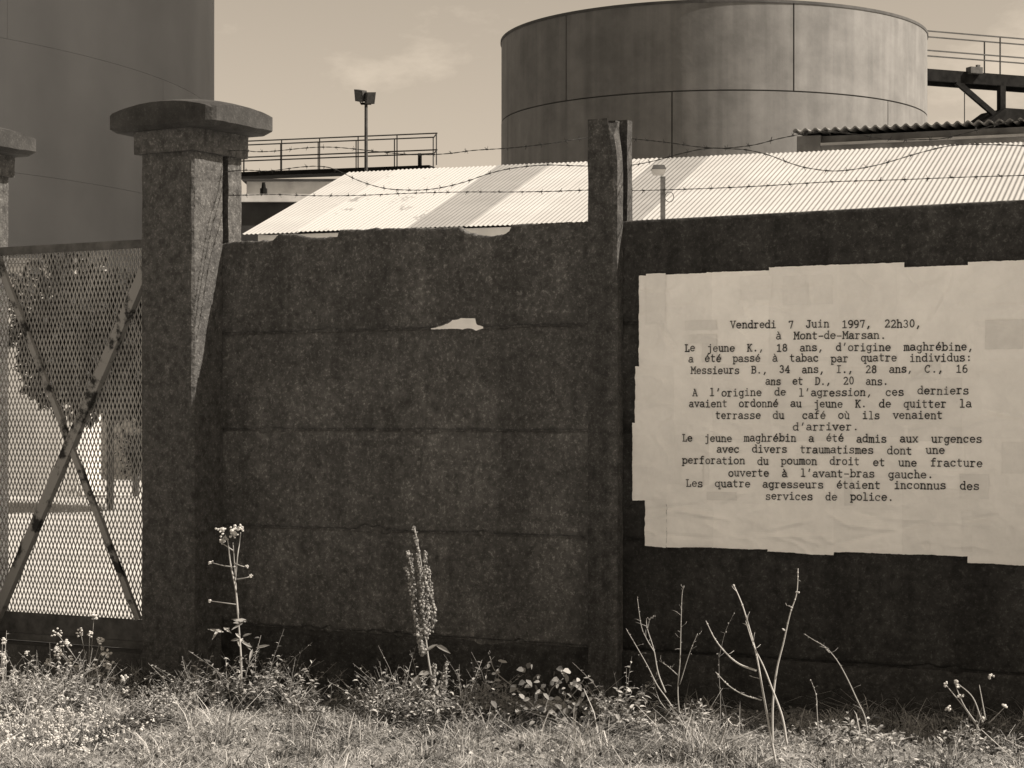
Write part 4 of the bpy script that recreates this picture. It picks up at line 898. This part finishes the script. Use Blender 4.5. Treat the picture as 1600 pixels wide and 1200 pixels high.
# straggly weed near the right edge
d0, base = ground_d(1540, 1150); t = thing('straggly_weed', base, 'straggly weed with small pale flowers at the foot of notice wall', 'plant'); m = MB()
for pp in ([(1530, 1140), (1510, 1110), (1490, 1085), (1478, 1070)], [(1525, 1130), (1505, 1100), (1492, 1068)], [(1535, 1130), (1520, 1090), (1494, 1066)], [(1474, 1180), (1490, 1155), (1505, 1138), (1518, 1132)], [(1545, 1130), (1570, 1105)], [(1540, 1125), (1530, 1070)]): stemline(m, [at(x, y, d0) for x, y in pp], .003, .0014, .6)
m.build('stem', 'stem', t, smooth=True)
for x, y in ((1478, 1069), (1494, 1066), (1502, 1088), (1481, 1108), (1496, 1068), (1546, 1058), (1570, 1102), (1536, 1122)):
    m = MB(); c_ = at(x, y, d0)
    for _ in range(8): m.blob(c_ + jit(.005), .005, random.random(), 1, .3)
    m.build('flower_head', 'flower', t)
sprigs(t, base, .22, .2, 60, .028, (.5, .34))
# bramble by the post and leafy clumps
d0, base = ground_d(850, 1118); t = thing('bramble', base, 'low leafy bramble with broad leaves beside the post foot', 'plant', ); m = MB()
for pp in ([(845, 1115), (810, 1080), (775, 1050), (765, 1025)], [(850, 1115), (860, 1080), (880, 1060)], [(860, 1115), (895, 1085), (912, 1062)], [(840, 1115), (790, 1090), (760, 1075)]): stemline(m, [at(x, y, d0) for x, y in pp], .003, .0016, .4)
m.build('stem', 'stem', t, smooth=True)
for _ in range(150):
    x, y = random.uniform(755, 925), random.uniform(1040, 1118)
    if y < 1060 + abs(x - 860) * .12 and random.random() < .5: continue
    a = at(x, y, d0 + random.gauss(0, .08)); m = MB(); l_ = random.uniform(.018, .042)
    m.leaf(a, a + Vector((random.uniform(-1, 1), random.uniform(-.6, .2), random.uniform(-.5, .8))).normalized() * l_, l_ * .75, (random.gauss(.5, .5), -.6, random.gauss(.8, .4)), random.uniform(.0, .75), .12, .2); m.build('leaf', 'leaf', t)
for x, y, l_ in ((763, 1022, .02), (766, 1020, .02), (782, 1034, .035), (778, 1032, .03), (773, 1063, .03), (880, 1056, .06), (892, 1050, .05), (912, 1059, .03), (905, 1060, .03)):
    a = at(x, y, d0); m = MB(); m.leaf(a, a + Vector((random.uniform(-.6, .9), -.3, random.uniform(-.1, .3))).normalized() * l_, l_ * .7, (.4, -.6, .7), random.uniform(.6, .9), .1, .1); m.build('leaf', 'leaf', t)
def clump(px, py, rx, ry, n, label, lw=.024, tone=(.45, .36)):
    d, base = ground_d(px, py); t = thing('leafy_weed', base, label, 'plant', 'leafy weeds along the wall foot')
    sprigs(t, base, rx / 290, ry * 3.3 / 325, int(n / 4.2), lw * 1.3, (tone[0] + .08, tone[1])); return t
clump(620, 1128, 70, 36, 700, 'dense small leaved weed around the dock stem')
clump(735, 1122, 55, 36, 480, 'dense small leaved weed between the dock and the bramble')
clump(470, 1112, 45, 34, 260, 'sparse leafy weed in shade of the wall past the pillar weed', tone=(.4, .3))
clump(290, 1112, 70, 32, 620, 'small leaved weed at the foot of the gate pillar')
clump(250, 1130, 60, 26, 420, 'low clover like weed before the gate pillar', .022)
clump(120, 1120, 90, 40, 900, 'thick leafy weed patch before the mesh gate', .024, (.55, .36))
clump(30, 1130, 70, 45, 700, 'thick leafy weed patch at the frame of the gate', .024, (.55, .36))
clump(970, 1135, 45, 36, 240, 'spiky dry weed at the foot of the post', .03, (.5, .36))
clump(1085, 1142, 55, 20, 260, 'low dry weed between the bare twigs', .025, (.5, .36))
clump(1330, 1160, 60, 16, 260, 'low curled dry leaves below the arching stalk', .03, (.5, .36))

# ------------------------------------------------------------------ grass: too many blades to count
def grass(n, u0, u1, d0, d1, hmin, hmax, wd, seed, name, lean=.9, tone=(.40, .40)):
    r = np.random.default_rng(seed); u = r.uniform(u0, u1, n); d = r.uniform(d0, d1, n)
    X = u * CT - d * ST; Y = Y0 - u * ST - d * CT
    keep = np.array([ns(x, y, 2, 2.2) * .9 + ns(x, y, 8, 6) * .6 for x, y in zip(X, Y)]) > r.uniform(-1.6, -.05, n)
    X, Y, d = X[keep], Y[keep], d[keep]; n = len(X)
    Z = np.array([gz(x, y) for x, y in zip(X, Y)]); hf = np.array([.4 + 2.9 * max(0, ns(x, y, 4, 3.3) + .5 * ns(x, y, 6, 9)) for x, y in zip(X, Y)]); h = r.uniform(hmin, hmax, n) * (.5 + r.random(n)) * hf; tm = np.array([.55 * ns(x, y, 12, 2.0) + .6 * ns(x, y, 15, 8) for x, y in zip(X, Y)]); a = r.uniform(0, 2 * np.pi, n); ln = np.abs(r.normal(0, lean, n)) * h; w = wd * r.uniform(.6, 1.5, n)
    dx, dy = np.cos(a), np.sin(a); b = r.uniform(0, 2 * np.pi, n); px, py = np.cos(b) * w, np.sin(b) * w
    V = np.zeros((n, 7, 3)); 
    for k, (t_, ww) in enumerate(((0, 1), (.4, .9), (.75, .6))):
        cx, cy, cz = X + dx * ln * t_ ** 1.6, Y + dy * ln * t_ ** 1.6, Z - .004 + h * (t_ - .25 * t_ * t_)
        V[:, 2 * k] = np.stack([cx - px * ww, cy - py * ww, cz], 1); V[:, 2 * k + 1] = np.stack([cx + px * ww, cy + py * ww, cz], 1)
    V[:, 6] = np.stack([X + dx * ln, Y + dy * ln, Z + h * .75 - .25 * np.abs(ln)], 1)
    base = np.arange(n)[:, None] * 7; q = np.concatenate([base + np.array([0, 1, 3, 2]), base + np.array([2, 3, 5, 4])], 0); tr = base + np.array([4, 5, 6])
    me = bpy.data.meshes.new(name); nv = n * 7; me.vertices.add(nv); me.vertices.foreach_set('co', V.reshape(-1))
    loops = np.concatenate([q.reshape(-1), tr.reshape(-1)]); me.loops.add(len(loops)); me.loops.foreach_set('vertex_index', loops.astype(np.int32))
    tot = np.concatenate([np.full(len(q), 4), np.full(len(tr), 3)]); st_ = np.concatenate([[0], np.cumsum(tot)[:-1]]); me.polygons.add(len(tot)); me.polygons.foreach_set('loop_start', st_.astype(np.int32)); me.update(calc_edges=True)
    tn = np.clip(r.normal(tone[0], tone[1], n) + tm, 0, 1); at_ = me.attributes.new('tone', 'FLOAT', 'FACE'); at_.data.foreach_set('value', np.concatenate([tn, tn, tn]).astype(np.float32))
    me.materials.append(M['grass']); o = bpy.data.objects.new(name, me); col.objects.link(o); o['kind'] = 'stuff'; return o
o = grass(165000, -2.9, 3.7, .10, 2.8, .02, .065, .0018, 1, 'short_grass', 1.7); tag(o, 'short dry grass covering the verge before the wall', 'grass')
o = grass(8500, -2.9, 3.6, .3, 2.4, .05, .14, .0015, 2, 'tall_grass', 1.0, (.65, .3)); tag(o, 'taller loose grass blades scattered over the verge', 'grass')
o = grass(26000, -6, 5, .3, 6.5, .03, .08, .003, 3, 'verge_grass'); tag(o, 'thin dry grass spreading over the wider verge', 'grass')
random.seed(77); m = MB()       # dry leaf scraps and florets lying in the grass
for _ in range(9000):
    u = random.uniform(-2.9, 3.5); d = random.uniform(.2, 2.9); x, y, _z = W(u, d, 0)
    if ns(x, y, 5, 1.7) < random.uniform(-.5, .35): continue
    p = Vector((x, y, gz(x, y) + random.uniform(.005, .055))); l_ = random.uniform(.012, .034)
    m.leaf(p, p + Vector((random.gauss(0, 1), random.gauss(0, 1), random.gauss(.1, .6))).normalized() * l_, l_ * random.uniform(.35, .8), (random.gauss(0, .6), random.gauss(0, .6), 1), min(1, max(0, random.gauss(.55, .4))), random.uniform(.1, .5), random.uniform(0, .4))
ml, ms = MB(), MB()             # low broad-leaved cover in uneven patches
for _ in range(2600):
    u = random.uniform(-2.9, 3.2); d = random.uniform(.45, 2.6); x, y, _z = W(u, d, 0)
    if ns(x, y, 25, 1.6) + .6 * ns(x, y, 28, 5) < random.uniform(-.05, .35): continue
    b = Vector((x, y, gz(x, y))); sprig(ml, ms, b, Vector((random.gauss(0, .6), random.gauss(0, .6), 1)).normalized() * random.uniform(.03, .13), random.randint(4, 9), random.uniform(.014, .03), (.42, .38))
o = kind(ml.build('ground_cover', 'leaf'), 'stuff'); tag(o, 'low broad leaved weeds growing in patches through the grass', 'weeds')
o = kind(ms.build('ground_cover_stems', 'stem'), 'stuff'); tag(o, 'fine stems of the low weeds in the grass', 'weeds')
o = kind(m.build('leaf_litter', 'leaf'), 'stuff'); tag(o, 'dry curled leaf scraps scattered through the grass', 'leaf litter')
m = MB()
for _ in range(900):
    px = random.gauss(60, 80); py = random.uniform(1062, 1190); dd, p = ground_d(px, max(py, 1085)); p = p + Vector((0, 0, random.uniform(.02, .10)))
    for _k in range(4): m.blob(p + jit(.004), random.uniform(.003, .006), random.random(), .8, .3)
o = kind(m.build('florets', 'flower'), 'stuff'); tag(o, 'tiny white florets dotted through weeds before the gate', 'flowers')
for ob in bpy.data.objects:
    if '_o' in ob: del ob['_o']
